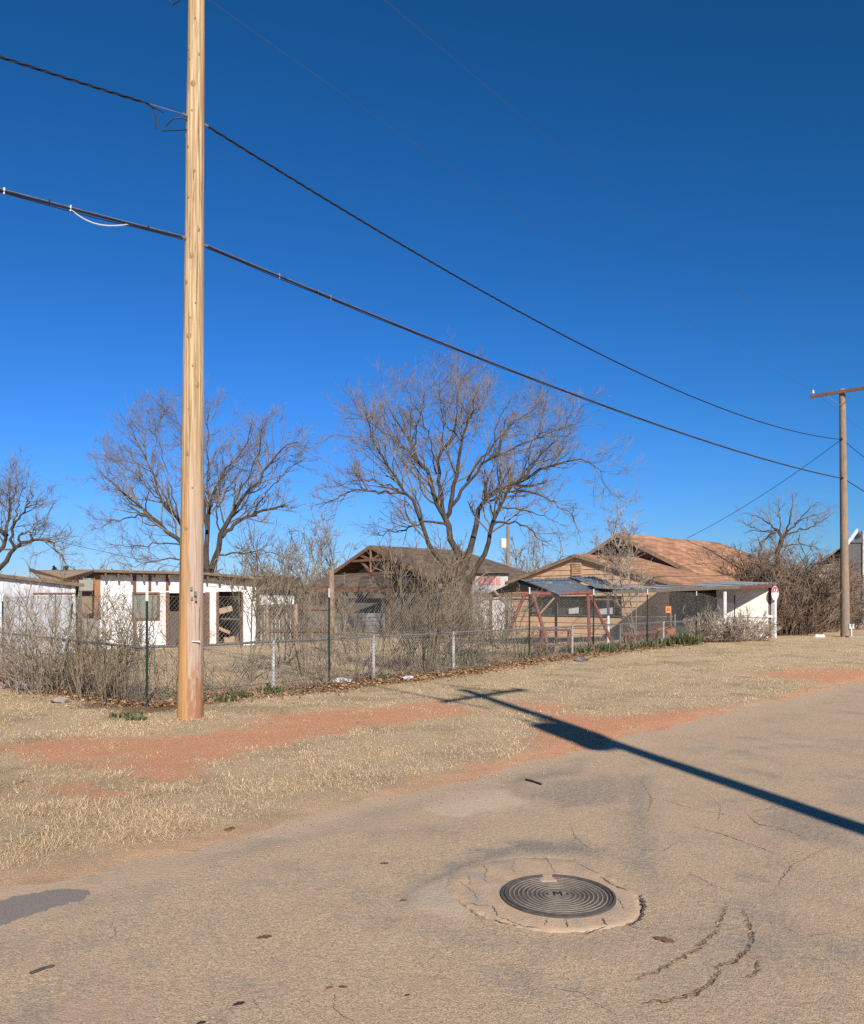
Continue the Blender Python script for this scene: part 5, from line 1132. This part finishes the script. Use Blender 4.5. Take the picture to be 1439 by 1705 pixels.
# pole outside the frame whose shadow crosses the road
P3 = np.array((5.45, -1.75)); H3 = 10.9
p3 = root('utility_pole', (P3[0], P3[1], 0), 'roadside utility pole with transformer that casts the long shadow over the road', 'utility pole')
pole_body(p3, P3, H3, .155, .10, (0, 0), 'old_pole', 3, 18, 16)
XA = np.array((1.64, 1.97)); XA /= np.linalg.norm(XA)
mb = MB(); mb.beam(np.append(P3-XA*1.25+np.array((.15, -.1)), H3-.5), np.append(P3+XA*1.25+np.array((.15, -.1)), H3-.5), .1, .13); mb.build('crossarm', MT['brownwood'], p3)
for f in (-1.1, -.5, .5, 1.1): insulator(p3, np.append(P3+XA*f+np.array((.15, -.1)), H3-.43))
mb = MB(); c3 = np.append(P3+np.array((-.24, -.22)), 7.3); mb.lathe(c3, [(.02, -.04), (.20, -.02), (.22, .03), (.22, .9), (.23, .95), (.12, 1.03), (.02, 1.05)], 24); tf = mb.build('transformer', MT['galv'], p3, smooth=False)
for s_ in (-.1, .12): mb = MB(); mb.lathe(c3+np.array((s_, 0, 1.1)), [(.03, 0), (.045, .1), (.03, .14), (.045, .2), (.02, .26)], 10); mb.build('bushing', MT['ceramic'], tf)
mb = MB(); mb.beam(c3+np.array((.1, 0, .65)), np.append(P3, 7.9), .1, .08); mb.beam(c3+np.array((.1, 0, .2)), np.append(P3, 7.45), .1, .08); mb.build('bracket', MT['galv'], p3)

def span(a, b, sag, n=48, t0=0, t1=1):
    t = np.linspace(t0, t1, n)[:, None]; a = np.asarray(a, float); b = np.asarray(b, float)
    return a+(b-a)*t+np.array((0, 0, -1))*4*sag*t*(1-t)
def triplex(mb, path, R=.011, r=.0075, pitch=.55, strands=3):
    n = len(path); L = np.concatenate([[0], np.cumsum(np.linalg.norm(np.diff(path, axis=0), axis=1))]); d = np.gradient(path, axis=0); d /= np.linalg.norm(d, axis=1, keepdims=True)
    s_ = np.cross(d, (0, 0, 1)); s_ /= np.linalg.norm(s_, axis=1, keepdims=True); u = np.cross(s_, d)
    for k in range(strands):
        a = L/pitch*2*PI+k*2*PI/strands; mb.tube(path+R*(np.cos(a)[:, None]*s_+np.sin(a)[:, None]*u), r, 5)
nL = np.append(LDIR, 0)
q1 = pole_axis(P1, 8.5, P1L); q2 = pole_axis(P2, Zp(733, 34.2), (-.0125, 0)); l1 = pole_axis(P1, 6.78, P1L); l2 = pole_axis(P2, Zp(797, 34.2), (-.0125, 0))
FAR = np.array((P1[0], P1[1], 0))-nL*31
mb = MB(); triplex(mb, span(q1+nL*.18, q2-nL*.22, .9, 420)); pl = tag(mb.build('power_cable', MT['cable'], base=q1), 'upper twisted black cable between the new pole and far pole', 'cable')
pth = span(q1-nL*.2, FAR+(0, 0, 8.4), 1.35, 420); mb = MB(); triplex(mb, pth[8:]); pl2 = tag(mb.build('power_cable', MT['cable'], base=q1), 'upper twisted black cable leaving the new pole towards the left edge', 'cable')
mb = MB(); mb.tube(pth[:10], .006, 5); mb.build('bare_end', MT['galv'], pl2)
e0 = pth[8]
mb = MB(); mb.tube([e0, e0+nL*.05+np.array((.02, 0, .01)), e0+nL*.16+np.array((0, 0, -.03)), e0+nL*.2+np.array((.0, 0, -.14)), e0+nL*.19+np.array((0, 0, -.27))], .010, 6); mb.tube([e0, e0+nL*.3+np.array((0, 0, -.01))], .007, 5); mb.build('loose_tail', MT['cable'], pl2)
e1 = q1+np.array((-.06, -.08, -.06)); mb = MB(); mb.tube([e1, e1+(-.1, -.05, .02), e1+(-.2, -.1, -.03), e1+(-.3, -.1, -.13)], .010, 6); mb.tube([e1-(0, 0, .12), e1+(-.35, -.1, -.2)], .008, 6); mb.build('loose_tail', MT['cable'], pl)
for a, b_, sg_, lb, nn in ((l1+nL*.18, l2-nL*.15, .38, 'lower thick black telephone cable between the new pole and far pole', 1), (l1-nL*.18, FAR+(0, 0, 6.8), .85, 'lower thick black telephone cable leaving the new pole leftwards', 0)):
    pth = span(a, b_, sg_, 120); mb = MB(); mb.tube(pth, .0135, 6); o = tag(mb.build('telephone_cable', MT['cable'], base=a), lb, 'cable')
    mb = MB(); mb.tube(pth+(0, 0, .024), .0055, 5); mb.build('messenger_wire', MT['galv'], o)
    mb = MB(); mb.tube(pth+(.0, 0, -.026)+np.sin(np.arange(120)*.9)[:, None]*np.array((0, 0, .006)), .007, 5); mb.build('drop_cable', MT['cable'], o)
    if not nn:
        def along(px): 
            k = np.argmin(np.abs(CX+F*pth[:, 0]/np.where(pth[:, 1] > .5, pth[:, 1], 1e3)-px)+np.where(pth[:, 1] > .5, 0, 1e6)); return pth[k]
        a0, a1_ = along(130), along(228); mb = MB(); mid = [a0+(a1_-a0)*t-np.array((0, 0, 4*.11*t*(1-t)*(1.2-.5*t))) for t in np.linspace(0, 1, 14)]; mb.tube(mid, .008, 6); mb.build('white_loop', MT['ceramic'], o)
        for px in (8, 128, 75, 256):
            c = along(px); mb = MB(); mb.tube([c-(0, 0, .03), c+(0.006, 0, .045)], .011, 6); mb.build('clip', MT['ceramic'] if px in (8, 128) else MT['cable'], o)
    else:
        for f in (8, 9, 5): c = pth[f]; mb = MB(); mb.tube([c-(0, 0, .035), c+(0, 0, .05)], .011, 6); mb.build('clip', MT['galv'], o)
# small curl of wire on the lower cable
for k in range(2):
    mb = MB(); mb.tube(span(i1[k]+(0, 0, .2), i2[k]+(0, 0, .2), .45, 60), .0038, 5); tag(mb.build('power_line', MT['wire'], base=i1[k]), ('thin high wire on the far side between both pole tops', 'thin high wire on the near side between both pole tops')[k], 'wire')
for k in range(2):
    mb = MB(); mb.tube(span(i2[k]+(0, 0, .2), i2[k]+nL*30+(0, 0, .2), .7, 30), .006, 5); tag(mb.build('power_line', MT['wire'], base=i2[k]), ('thin high wire beyond the far pole, farther one', 'thin high wire beyond the far pole, nearer one')[k], 'wire')
mb = MB(); triplex(mb, span(q2+nL*.2, q2+nL*32+(0, 0, -.2), .8, 120), .013, .01); tag(mb.build('power_cable', MT['cable'], base=q2), 'upper black cable continuing right beyond the far pole', 'cable')
mb = MB(); mb.tube(span(l2+nL*.2, l2+nL*32+(0, 0, -.2), .6, 40), .02, 6); tag(mb.build('telephone_cable', MT['cable'], base=l2), 'lower black cable continuing right beyond the far pole', 'cable')
mb = MB(); e = hp(A2, 0.1, 6.0, z2(0)); e[2] = z2(0)+.05; mb.tube(span(q2-nL*.22, e, .25, 40), .012, 5); tag(mb.build('service_drop', MT['cable'], base=q2), 'thin cable sloping from the far pole to the orange roof', 'cable')
mb = MB(); mb.tube(span(at(-120, 845, 44), at(330, 951, 29.5), .15, 30), .008, 4); tag(mb.build('service_drop', MT['cable'], base=at(330, 951, 29.5)), 'faint thin wire descending to the white shed roof', 'wire')
c1 = pole_axis(P1, 11.2, P1L)
for k, (zz, zz3) in enumerate(((11.2, 10.6), (10.7, 9.4))):
    mb = MB(); mb.tube(span(pole_axis(P1, zz, P1L)+np.array((.1, -.1, 0)), np.append(P3+XA*(.5-k)*1.0, zz3), .3, 40), .028, 6); tag(mb.build('power_line', MT['cable'], base=c1), ('higher wire crossing the road above the frame', 'lower wire crossing the road above the frame')[k], 'wire')

# ================================================================== PLANTS
SH = [ # name, label, px, depth, height, spread, stems, mat, dens, lean, footprint
 ('dry grey brush clump cut by the left edge under the white wing', 14, 15.6, 1.8, 1.1, 42, 'twig_grey', (4, 4, 3), .35, .5),
 ('tangled grey brush in front of the shed wing, second from the left', 62, 14.6, 1.75, 1.2, 46, 'twig_grey', (4.5, 4, 3), .4, .5),
 ('low dense brown brush around the leaning green post', 108, 14.3, 1.3, 1.2, 44, 'twig', (5, 5, 3), .4, .45),
 ('upright twiggy bush left of the near green corner post', 165, 13.6, 1.5, .9, 40, 'twig', (5, 5, 3), .32, .4),
 ('twiggy bush with thin tall shoots close beside the green corner post', 205, 13.2, 1.75, .8, 34, 'twig', (4.5, 5, 3), .3, .35),
 ('thin brush just behind the foot of the tall new pole', 292, 13.9, 1.25, .8, 22, 'twig', (4, 4, 3), .3, .3),
 ('sparse brush right of the tall new pole at the fence', 375, 14.9, 1.0, 1.4, 22, 'twig', (3, 4, 3), .6, .4),
 ('low pale brush clump between the two white fence posts', 583, 17.2, 1.1, 1.3, 40, 'twig_grey', (4, 4, 3), .5, .6),
 ('tall multi stemmed grey brown shrub growing through the fence left of the big tree', 704, 18.6, 3.0, .75, 34, 'twig', (4.2, 4, 3), .28, .32),
 ('brown shrub leaning under the big tree trunk', 752, 20.5, 2.3, 1.0, 34, 'twig', (4.2, 4, 3), .4, .45),
 ('twiggy shrub between tall shrub and the canopy', 655, 20.0, 2.0, 1.1, 20, 'twig', (4, 4, 3), .4, .5),
 ('dry brush at the left end of the grey canopy', 815, 22.6, 2.0, 1.1, 40, 'twig', (4.5, 4, 3), .4, .6),
 ('dark weedy bush below the swing frame', 868, 23.0, 1.0, 1.3, 34, 'twig_dark', (4, 4, 3), .5, .5),
 ('pale twiggy brush behind the foot of the first white fence post', 430, 17.0, 1.1, 1.2, 20, 'twig_grey', (4, 4, 3), .4, .5),
 ('tall loose brush between the thin sapling and the near green post', 520, 18.6, 1.5, 1.1, 20, 'twig', (4, 4, 3), .35, .5),
 ('loose brush in front of the timber truss gable', 610, 21.5, 1.5, 1.2, 26, 'twig', (4, 4, 3), .35, .6),
 ('tall thin brush left of the timber post, level with the board fence', 545, 23.5, 1.7, 1.1, 20, 'twig', (4, 4, 3), .35, .6),
 ('dense brown brush filling the gap right of the big tree trunk', 785, 24.0, 1.8, 1.2, 30, 'twig_red', (4, 4, 3), .4, .7),
 ('tall grey brush at the far left in front of the wing roof', 40, 17.5, 2.5, .9, 9, 'twig', (4, 4, 3), .3, .5),
 ('loose tall shoots in front of the shed corner post', 150, 15.5, 2.2, .9, 10, 'twig', (4, 4, 3), .3, .5),
 ('rounded pale grey bush nearest the wire gate, in front of the carport', 1196, 30.2, 1.25, 1.5, 130, 'twig_grey', (7, 6, 4), .6, .8),
 ('rounded pale grey bush next to the white end wall of the carport', 1240, 31.2, 1.05, 1.5, 120, 'twig_grey', (7, 6, 4), .6, .85),
]
for k, (lb, px, Yd, h, spd, st, mt_, dn, le, fp) in enumerate(SH):
    shrub('dry_bush', lb, px, Yd, h, spd, int(st*1.0), 200+k, mt_, (dn[0]*.85, dn[1]*.85, dn[2]*.8), le, fp, group='leafless bushes along the fence', r=.011 if h < 2.35 else .022)
# dark thicket behind the carport
for k, (px, Yd, h, st, lb) in enumerate(((1325, 38.0, 3.6, 140, 'dark brown thicket right behind the white carport post'), (1352, 40, 3.2, 130, 'dark brown thicket between carport post and far pole'), (1396, 44, 2.9, 110, 'dark brown thicket behind the far pole'), (1303, 36.2, 2.6, 90, 'lowest dark thicket touching the carport corner'), (1262, 38.9, 4.2, 120, 'dark thicket rising over the carport roof beside the orange shingles'))):
    shrub('thicket', lb, px, Yd, h, 1.3, st, 300+k, 'twig_dark', (3.2, 3.4, 2.5), .45, 1.2, group='dark thicket beside the carport', r=.03)
# saplings
for k, (px, py, Yd, h, st, spd, lb, mt_) in enumerate(((416, 1140, 16.3, 3.4, 5, .75, 'slender grey sapling right of the new pole before the shed', 'twig'), (505, 1140, 17.6, 3.9, 6, .8, 'bushy topped sapling between the two green posts', 'twig'), (470, 1140, 21, 3.6, 7, .8, 'thin sapling in the yard before the board fence', 'twig'),
        (1062, 1080, 27.6, 4.6, 6, .85, 'pale thin sapling in front of the orange shingle roof', 'twig_grey'), (578, 1080, 25, 2.4, 4, .9, 'leafless sapling before the brown house porch', 'twig'))):
    shrub('sapling', lb, px, Yd, h, spd, st, 400+k, mt_, (4.5, 4.5, 4), .3, .1, cat='sapling', group='bare saplings in the yard', r=.03, tmin=.3)
mb = MB(); rng = np.random.RandomState(31)
for k in range(170):
    u = rng.uniform(-7, 21); c0 = (FA+FU*u if u > 0 else FA-FL*u)+np.array((FU[1], -FU[0]))*rng.normal(-.1, .38)
    if .9 < u < 1.6 and rng.rand() < .5: continue
    shrub('x', '', 0, c0[1], rng.uniform(.15, .55)*(1.4 if rng.rand() < .2 else 1), 1.1, rng.randint(4, 9), 1200+k, 'twig', (7, 5, 0), .45, .16, r=.007, base=tuple(c0), lv3=False, obj_only=mb)
kind(tag(mb.build('dry_weeds', MT['twig']), 'dry grey brown weed stalks along the foot of the fence', 'weeds'), 'stuff')
# far trees
for k, (px, Yd, h, st, lb) in enumerate(((560, 62, 7.6, 8, 'hazy bare tree far behind the board fence'), (865, 62, 6.8, 8, 'bare tree behind the white painted wall'), (905, 70, 6.5, 8, 'low bare tree left of the tan gable'), (160, 70, 4.6, 9, 'low bare tree above the shed roof at left'), (440, 58, 6.2, 9, 'bare tree far behind the lean-to'), (700, 75, 6.5, 9, 'bare tree behind the brown roof ridge'), (230, 80, 5.2, 9, 'low bare tree far left of the new pole'))):
    shrub('far_tree', lb, px, Yd, h, .9, st, 500+k, 'twig', (1.6, 1.9, 1.6), .38, .3, cat='tree', group='bare trees on the skyline', r=.08, tmin=.25)
mb = MB(); rng = np.random.RandomState(1)
for k in range(150):
    Yd = rng.uniform(66, 125); px = rng.uniform(-150, 1600); shrub('x', '', px, Yd, rng.uniform(2.5, 5.2), 1.0, 14, 600+k, 'twig', (1.6, 1.5, 0), .5, 1.6, r=.07, lv3=False, obj_only=mb)
kind(tag(mb.build('distant_woods', MT['twig']), 'grey brown line of bare woods along the horizon', 'woods'), 'stuff')
mb = MB(); rng = np.random.RandomState(19)
for k in range(26):
    shrub('x', '', rng.uniform(405, 650), rng.uniform(54, 64), rng.uniform(2.6, 4.4), 1.0, 16, 900+k, 'twig', (1.8, 1.6, 0), .5, 1.6, r=.07, lv3=False, obj_only=mb)
kind(tag(mb.build('thicket_row', MT['twig']), 'brown row of bare thicket behind the board fence and brown house', 'thicket'), 'stuff')
c = at(846, 1000, 58); c[2] = 0; fp = root('utility_pole', tuple(c), 'distant utility pole with a white can seen through the big tree', 'utility pole')
mb = MB(); mb.tube([c, c+(0, 0, 7.2)], (.16, .11), 8); mb.build('shaft', MT['old_pole'], fp)
mb = MB(); mb.lathe(c+np.array((-.36, -.1, Zp(913, 58))), [(.02, 0), (.24, .02), (.25, .1), (.25, .62), (.2, .7), (.02, .72)], 14); mb.build('transformer', MT['ceramic'], fp)
# evergreens on the horizon
rng = np.random.RandomState(2)
for k, px in enumerate((92, 103, 110, 124, 133)):
    Yd = 118; b = np.array((X(px, Yd), Yd, 0.)); h = (6.9, 6.3, 7.0, 6.4, 6.2)[k]*.95; R = root('cedar', tuple(b), ('leftmost dark cedar on the skyline above the shed wing', 'dark cedar second from left on the skyline', 'tallest dark cedar in the middle of the skyline row', 'dark cedar fourth from left on the skyline', 'rightmost dark cedar of the skyline row')[k], 'tree', 'dark cedars on the skyline')
    mb = MB(); mb.tube([b, b+(0, 0, h*.9)], (.15, .04), 6); mb.build('trunk', MT['bark'], R)
    n = 500; t = rng.rand(n)**.7; a = rng.rand(n)*2*PI; rr = (1-t)*1.3*rng.uniform(.3, 1, n)+.1; c = b+np.stack([rr*np.cos(a), rr*np.sin(a), .4+t*h*.95], -1)
    d = rng.normal(size=(n, 3)); d2 = rng.normal(size=(n, 3)); V = np.stack([c+d*.16, c-d*.16, c+d2*.2], 1).reshape(-1, 3); mb = MB(); mb.add(V, np.arange(3*n).reshape(-1, 3), np.repeat(rng.rand(n), 3)); mb.build('crown', MT['evergreen'], R, tint=True)
# green ground plants
def green_plant(px, Yd, wd, h, n, seed, lb):
    Yd -= .5 if Yd > 20 else 0; h *= 1.15; n = int(n*.6)
    rng = np.random.RandomState(seed); x0 = X(px, Yd); b = np.array((x0, Yd, gz(x0, Yd))); a = rng.rand(n)*2*PI; r = np.sqrt(rng.rand(n))*wd
    c = b+np.stack([r*np.cos(a), r*np.sin(a)*.7, np.zeros(n)], -1); L = h*rng.uniform(.5, 1.1, n); az = rng.rand(n)*2*PI; le = rng.uniform(.1, .9, n)
    d = np.stack([np.cos(az)*le, np.sin(az)*le, np.ones(n)], -1); d = norm(d); s_ = np.stack([-np.sin(az), np.cos(az), np.zeros(n)], -1)*(.012+.012*rng.rand(n))[:, None]
    tip = c+d*L[:, None]; mid = c+d*L[:, None]*.55+np.array((0, 0, .02)); V = np.stack([c-s_*.5, c+s_*.5, mid+s_, mid-s_, tip-np.array((0, 0, .02))], 1).reshape(-1, 3); i = np.arange(n)*5
    mb = MB(); mb.add(V, [np.stack([i, i+1, i+2, i+3], -1), np.stack([i+3, i+2, i+4], -1)], np.repeat(rng.rand(n), 5)); return tag(mb.build('green_plant', MT['leaf_green'], base=b, tint=True), lb, 'plant', 'green clumps along the fence foot')
gp = [(760, 20.6, .45, .28, 500, 'dark green clump under the tall brown shrub'), (785, 21.2, .3, .35, 400, 'dark green clump right of the tall brown shrub'), (955, 24.0, .45, .25, 450, 'green clump at the fence by the second white post'), (995, 24.6, .5, .27, 500, 'green clump below the middle green steel posts'), (1035, 26.0, .6, .25, 500, 'green clump below the gate'),
      (1075, 27.0, .5, .22, 400, 'green clump before the red trough'), (1100, 27.8, .5, .28, 450, 'green clump before the rusty drum'), (1140, 28.8, .6, .4, 800, 'largest green weeds left of the pale grey bush'), (375, 13.2, .2, .1, 120, 'small green weed right of the new pole foot'), (395, 13.9, .25, .12, 140, 'small green weed at the leaf litter right of the new pole'),
      (210, 11.5, .25, .07, 140, 'tiny green weed in the grass left of the new pole'), (228, 11.2, .15, .06, 90, 'tiny green weed nearest the new pole at left'), (450, 14.5, .25, .14, 150, 'green weed below the first white fence post'), (640, 17.0, .2, .12, 120, 'green weed near the second white fence post'), (880, 22.6, .35, .2, 300, 'green weeds under the dark bush')]
for k, g in enumerate(gp): green_plant(*g[:5], 700+k, g[5])

# ------------------------------------------------------------------ grass and leaves
def scatter(n, seed, x0, x1, y0, y1):
    rng = np.random.RandomState(seed); y = np.exp(rng.uniform(math.log(y0), math.log(y1), n)); x = rng.uniform(-.60, .60, n)*y; return rng, x, y
def grass():
    rng, x, y = scatter(900000, 42, 0, 0, 4.2, 40)
    d = verge(x, y); f, d1, d2 = fence_d(x, y)
    dm = dirt_mask(x, y); lm = leaf_mask(x, y)
    clump = fbm(x*2.2, y*2.2, 91, 3); thin = fbm(x*.7, y*.7, 97, 3)
    pr = sst(.12, .55, d)*np.maximum((1-dm)**1.5, .5*sst(.58, .68, fbm(x*3, y*3, 123, 3)))*(1-.75*lm)*sst(.12, .5, clump+.12)*(.6+.6*sst(.35, .6, thin))
    pr = np.where(f < 0, pr*.55, pr)
    m_ = 700; a_ = rng.rand(m_)*2*PI; r_b = .175+.12*rng.rand(m_)**1.5
    k = rng.rand(len(x)) < pr; k[:m_] = True; x[:m_] = P1[0]+r_b*np.cos(a_); y[:m_] = P1[1]+r_b*np.sin(a_)
    x = x[k]; y = y[k]; clump = clump[k]; thin = thin[k]; n = len(x)
    z = ground_h(x, y); L = np.where(np.hypot(x-P1[0], y-P1[1]) < .31, 1.8, 1)*rng.uniform(.022, .065, n)*(.7+.6*sst(.4, .65, clump))*(1+.9*sst(8.6, 7.0, y)*sst(.3, -1.0, x)*sst(.45, .6, fbm(x*1.5, y*1.5, 71))); az = rng.rand(n)*2*PI; le = rng.uniform(.8, 6, n)
    dd = norm(np.stack([np.cos(az)*le, np.sin(az)*le, np.ones(n)], -1)); wd = .0016*np.clip(y/6, .9, 3.5)
    s_ = np.stack([-np.sin(az), np.cos(az), np.zeros(n)], -1)*wd[:, None]
    c = np.stack([x, y, z-.004], -1); mid = c+dd*(L*.55)[:, None]; tip = mid+norm(dd+np.array((0, 0, -.5)))*(L*.5)[:, None]
    V = np.stack([c-s_, c+s_, mid+s_*.8, mid-s_*.8, tip], 1).reshape(-1, 3); i = np.arange(n)*5
    tn = np.clip(.5+.55*(thin-.5)*1.6+rng.normal(0, .2, n)-.75*sst(.60, .72, fbm(x*.9, y*.9, 207))*sst(2, 4, verge(x, y)), 0, 1)
    mb = MB(); mb.add(V, [np.stack([i, i+1, i+2, i+3], -1), np.stack([i+3, i+2, i+4], -1)], np.repeat(tn, 5))
    return n, mb.build('dry_grass', MT['grass'], tint=True)
n, o = grass(); print('blades', n); print('tris', sum(len(o_.data.polygons) for o_ in S.objects if o_.type == 'MESH')*2); kind(tag(o, 'short straw coloured winter grass on the verge and yard', 'grass'), 'stuff')
def leaves():
    rng = np.random.RandomState(77); N = 26000; s_ = rng.uniform(-8, 24, N); c = np.where((s_ > 0)[:, None], FA+FU*np.maximum(s_, 0)[:, None], FA+FL*np.maximum(-s_, 0)[:, None])
    nn = np.where((s_ > 0)[:, None], np.array((FU[1], -FU[0])), np.array((-FL[1], FL[0]))*-1)
    p = c+nn*(rng.normal(.1, .42, N))[:, None]; k = rng.rand(N) < .25+.75*sst(.4, .6, fbm(p[:, 0]*1.3, p[:, 1]*1.3, 8)); p = p[k]; n = len(p)
    r = rng.uniform(.018, .045, n); az = rng.rand(n)*2*PI; tl = rng.normal(0, .5, n); a = np.stack([np.cos(az), np.sin(az), np.sin(tl)*.6], -1)*r[:, None]; b = np.stack([-np.sin(az), np.cos(az), rng.normal(0, .4, n)], -1)*(r*.6)[:, None]
    z0 = ground_h(p[:, 0], p[:, 1])+.012+.035*rng.rand(n)**2; c3 = np.column_stack([p, z0])
    V = np.stack([c3-a, c3+b, c3+a, c3-b], 1).reshape(-1, 3); i = np.arange(n)*4
    mb = MB(); mb.add(V, [np.stack([i, i+1, i+2], -1), np.stack([i, i+2, i+3], -1)], np.repeat(rng.rand(n), 4)); return mb.build('leaf_litter', MT['leaf_dead'], tint=True)
kind(tag(leaves(), 'orange brown fallen leaves drifted along the fence foot', 'leaves'), 'stuff')
def gravel():
    rng, x, y = scatter(60000, 99, 0, 0, 4.2, 18); d = verge(x, y); pr = sst(-.9, -.1, d)*sst(.7, .1, d)*.7*((x > -2.0) | (y > 5.0))+.5*dirt_mask(x, y)*(d > .3); k = rng.rand(len(x)) < pr*.35; x = x[k]; y = y[k]; n = len(x)
    r = rng.uniform(.002, .006, n)*np.clip(y/6, .8, 1.4); c = np.stack([x, y, np.maximum(ground_h(x, y), .004)+r*.2], -1)
    o8 = np.array([(1, 0, 0), (0, 1, 0), (-1, 0, 0), (0, -1, 0), (0, 0, .8)]); ang = rng.rand(n)*6.28; ca, sa = np.cos(ang), np.sin(ang)
    V = np.empty((n, 5, 3))
    for j, v in enumerate(o8): V[:, j, 0] = (v[0]*ca-v[1]*sa)*r*1.2; V[:, j, 1] = (v[0]*sa+v[1]*ca)*r; V[:, j, 2] = v[2]*r-(0 if j == 4 else r*.5)
    V = (V+c[:, None]).reshape(-1, 3); i = np.arange(n)*5
    mb = MB(); mb.add(V, [np.stack([i+a, i+(a+1) % 4, i+4], -1) for a in range(4)], np.repeat(rng.rand(n), 5)); return mb.build('gravel', MT['gravel'], tint=True)
MT['gravel'] = tintmat('gravel', [(0, (.25, .17, .12, 1)), (.6, (.36, .27, .20, 1)), (1, (.47, .38, .30, 1))], .95)
kind(tag(gravel(), 'loose pale gravel along the crumbling road edge', 'gravel'), 'stuff')

# ------------------------------------------------------------------ small loose things
def blob(mb, c, r, seed, sx=1, sy=1, sz=.5):
    rng = np.random.RandomState(seed); k, m = 10, 6; V = []
    for i in range(m):
        ph = PI*i/(m-1)
        for j in range(k):
            q = 2*PI*j/k; rr = r*(1+.22*rng.randn()*.7); V.append((c[0]+sx*rr*math.sin(ph)*math.cos(q), c[1]+sy*rr*math.sin(ph)*math.sin(q), c[2]+sz*rr*math.cos(ph)))
    mb.add(V, [[(i*k+j, (i+1)*k+j, (i+1)*k+(j+1) % k, i*k+(j+1) % k) for i in range(m-1) for j in range(k)]])
for k, (px, py, r, sx, lb) in enumerate(((38, 1150, .16, 1.3, 'flat pinkish stone slab in the leaves at far left, left of the grey one'), (64, 1147, .17, .8, 'upright grey stone in the leaves at far left'), (2, 1148, .15, 1, 'dark stone at the very left edge under the brush'), (100, 1172, .1, 1.5, 'low brown stone in the grass near the brush'))):
    g = G(px, py); c = np.array((g[0], g[1], gz(*g)+.04)); mb = MB(); blob(mb, c, r, 800+k, sx, 1, .55 if k != 1 else .9); tag(mb.build('stone', MT['stone'], base=c), lb, 'stone', 'stones by the left brush')
for k, (px, py, r, lb) in enumerate(((570, 1139, .12, 'crumpled white litter in the leaves by the second white post'), (680, 1133, .09, 'white litter scrap below the tall brown shrub'), (1365, 1067, .17, 'white plastic lump in the grass left of the far pole'), (968, 1107, .13, 'pale blue grey litter in the bare patch by the fence'))):
    g = G(px, py); c = np.array((g[0], g[1], gz(*g)+.04)); mb = MB(); blob(mb, c, r, 820+k, 1.4, 1, .5); tag(mb.build('litter', MT['white_paint'] if k < 3 else MT['galv'], base=c), lb, 'litter')
def leaf_at(px, py, r, rot, lb, mat='dark', asp=.55):
    g = G(px, py); c = np.array((g[0], g[1], float(road_z(*np.array(g)[:, None])[0])+.006)); u = np.array((math.cos(rot), math.sin(rot), .03)); v = np.array((-math.sin(rot), math.cos(rot), 0))*asp
    P = [c+u*r*a+v*r*b+np.array((0, 0, .003*abs(b))) for a, b in ((-1, 0), (-.6, .55), (-.35, .5), (-.1, 1), (.2, .6), (.6, .75), (1, .1), (.6, -.3), (.35, -.8), (-.05, -.5), (-.4, -.75))]; mb = MB(); mb.slab(P, .0015, (0, 0, 1)); tag(mb.build('fallen_leaf', MT[mat], base=c), lb, 'leaf', 'dead leaves on the road')
for a in ((398, 1671, .028, .4, 'dark dead leaf near the bottom left on the road'), (549, 1644, .018, .2, 'small brown leaf left of its dark neighbour on the road'), (571, 1643, .02, -.2, 'small black leaf right of its brown neighbour on the road'), (440, 1560, .04, .1, 'faint reddish leaf flat on the road left of centre'), (672, 1500, .022, 0, 'small brown leaf on the road nearest the collar'),
          (640, 1438, .03, 0, 'brown oval leaf on the road above the collar at left'), (335, 1703, .02, .3, 'dark leaf at the bottom edge of the road'), (678, 1657, .012, .3, 'tiny dark leaf on the road below the manhole at left'), (1105, 1566, .06, -.7, 'long reddish leaf on the road right of the collar')):
    leaf_at(*a, mat='brownwood' if 'red' in a[4] or 'brown' in a[4] else 'dark')
mb = MB(); a = np.append(G(50, 1622), .004); b_ = np.append(G(90, 1609), .004); mb.beam(a, (a+b_)/2+(0, .012, 0), .014, .006); mb.beam((a+b_)/2+(0, .012, 0), b_, .012, .006); tag(mb.build('stick', MT['patchdark'], base=a), 'dark flat stick lying on the road at lower left', 'stick')
mb = MB(); a = np.append(G(876, 1299), .008); b_ = np.append(G(902, 1307), .008); mb.beam(a, (a+b_)/2+(0, .015, 0), .022, .012); mb.beam((a+b_)/2+(0, .015, 0), b_, .018, .01); tag(mb.build('rubber_scrap', MT['dark'], base=a), 'black rubber scrap on the road near the shadow', 'scrap')
mb = MB(); g = G(377, 1384)
for k in range(5): blob(mb, (g[0]+rs.uniform(-.05, .05), g[1]+rs.uniform(-.04, .04), .015), .018, 850+k)
tag(mb.build('dirt_clod', MT['brownwood'], base=np.append(g, 0)), 'dark crumbly clod at the edge of the road', 'clod')

for o in S.objects:
    if '_b' in o: del o['_b']
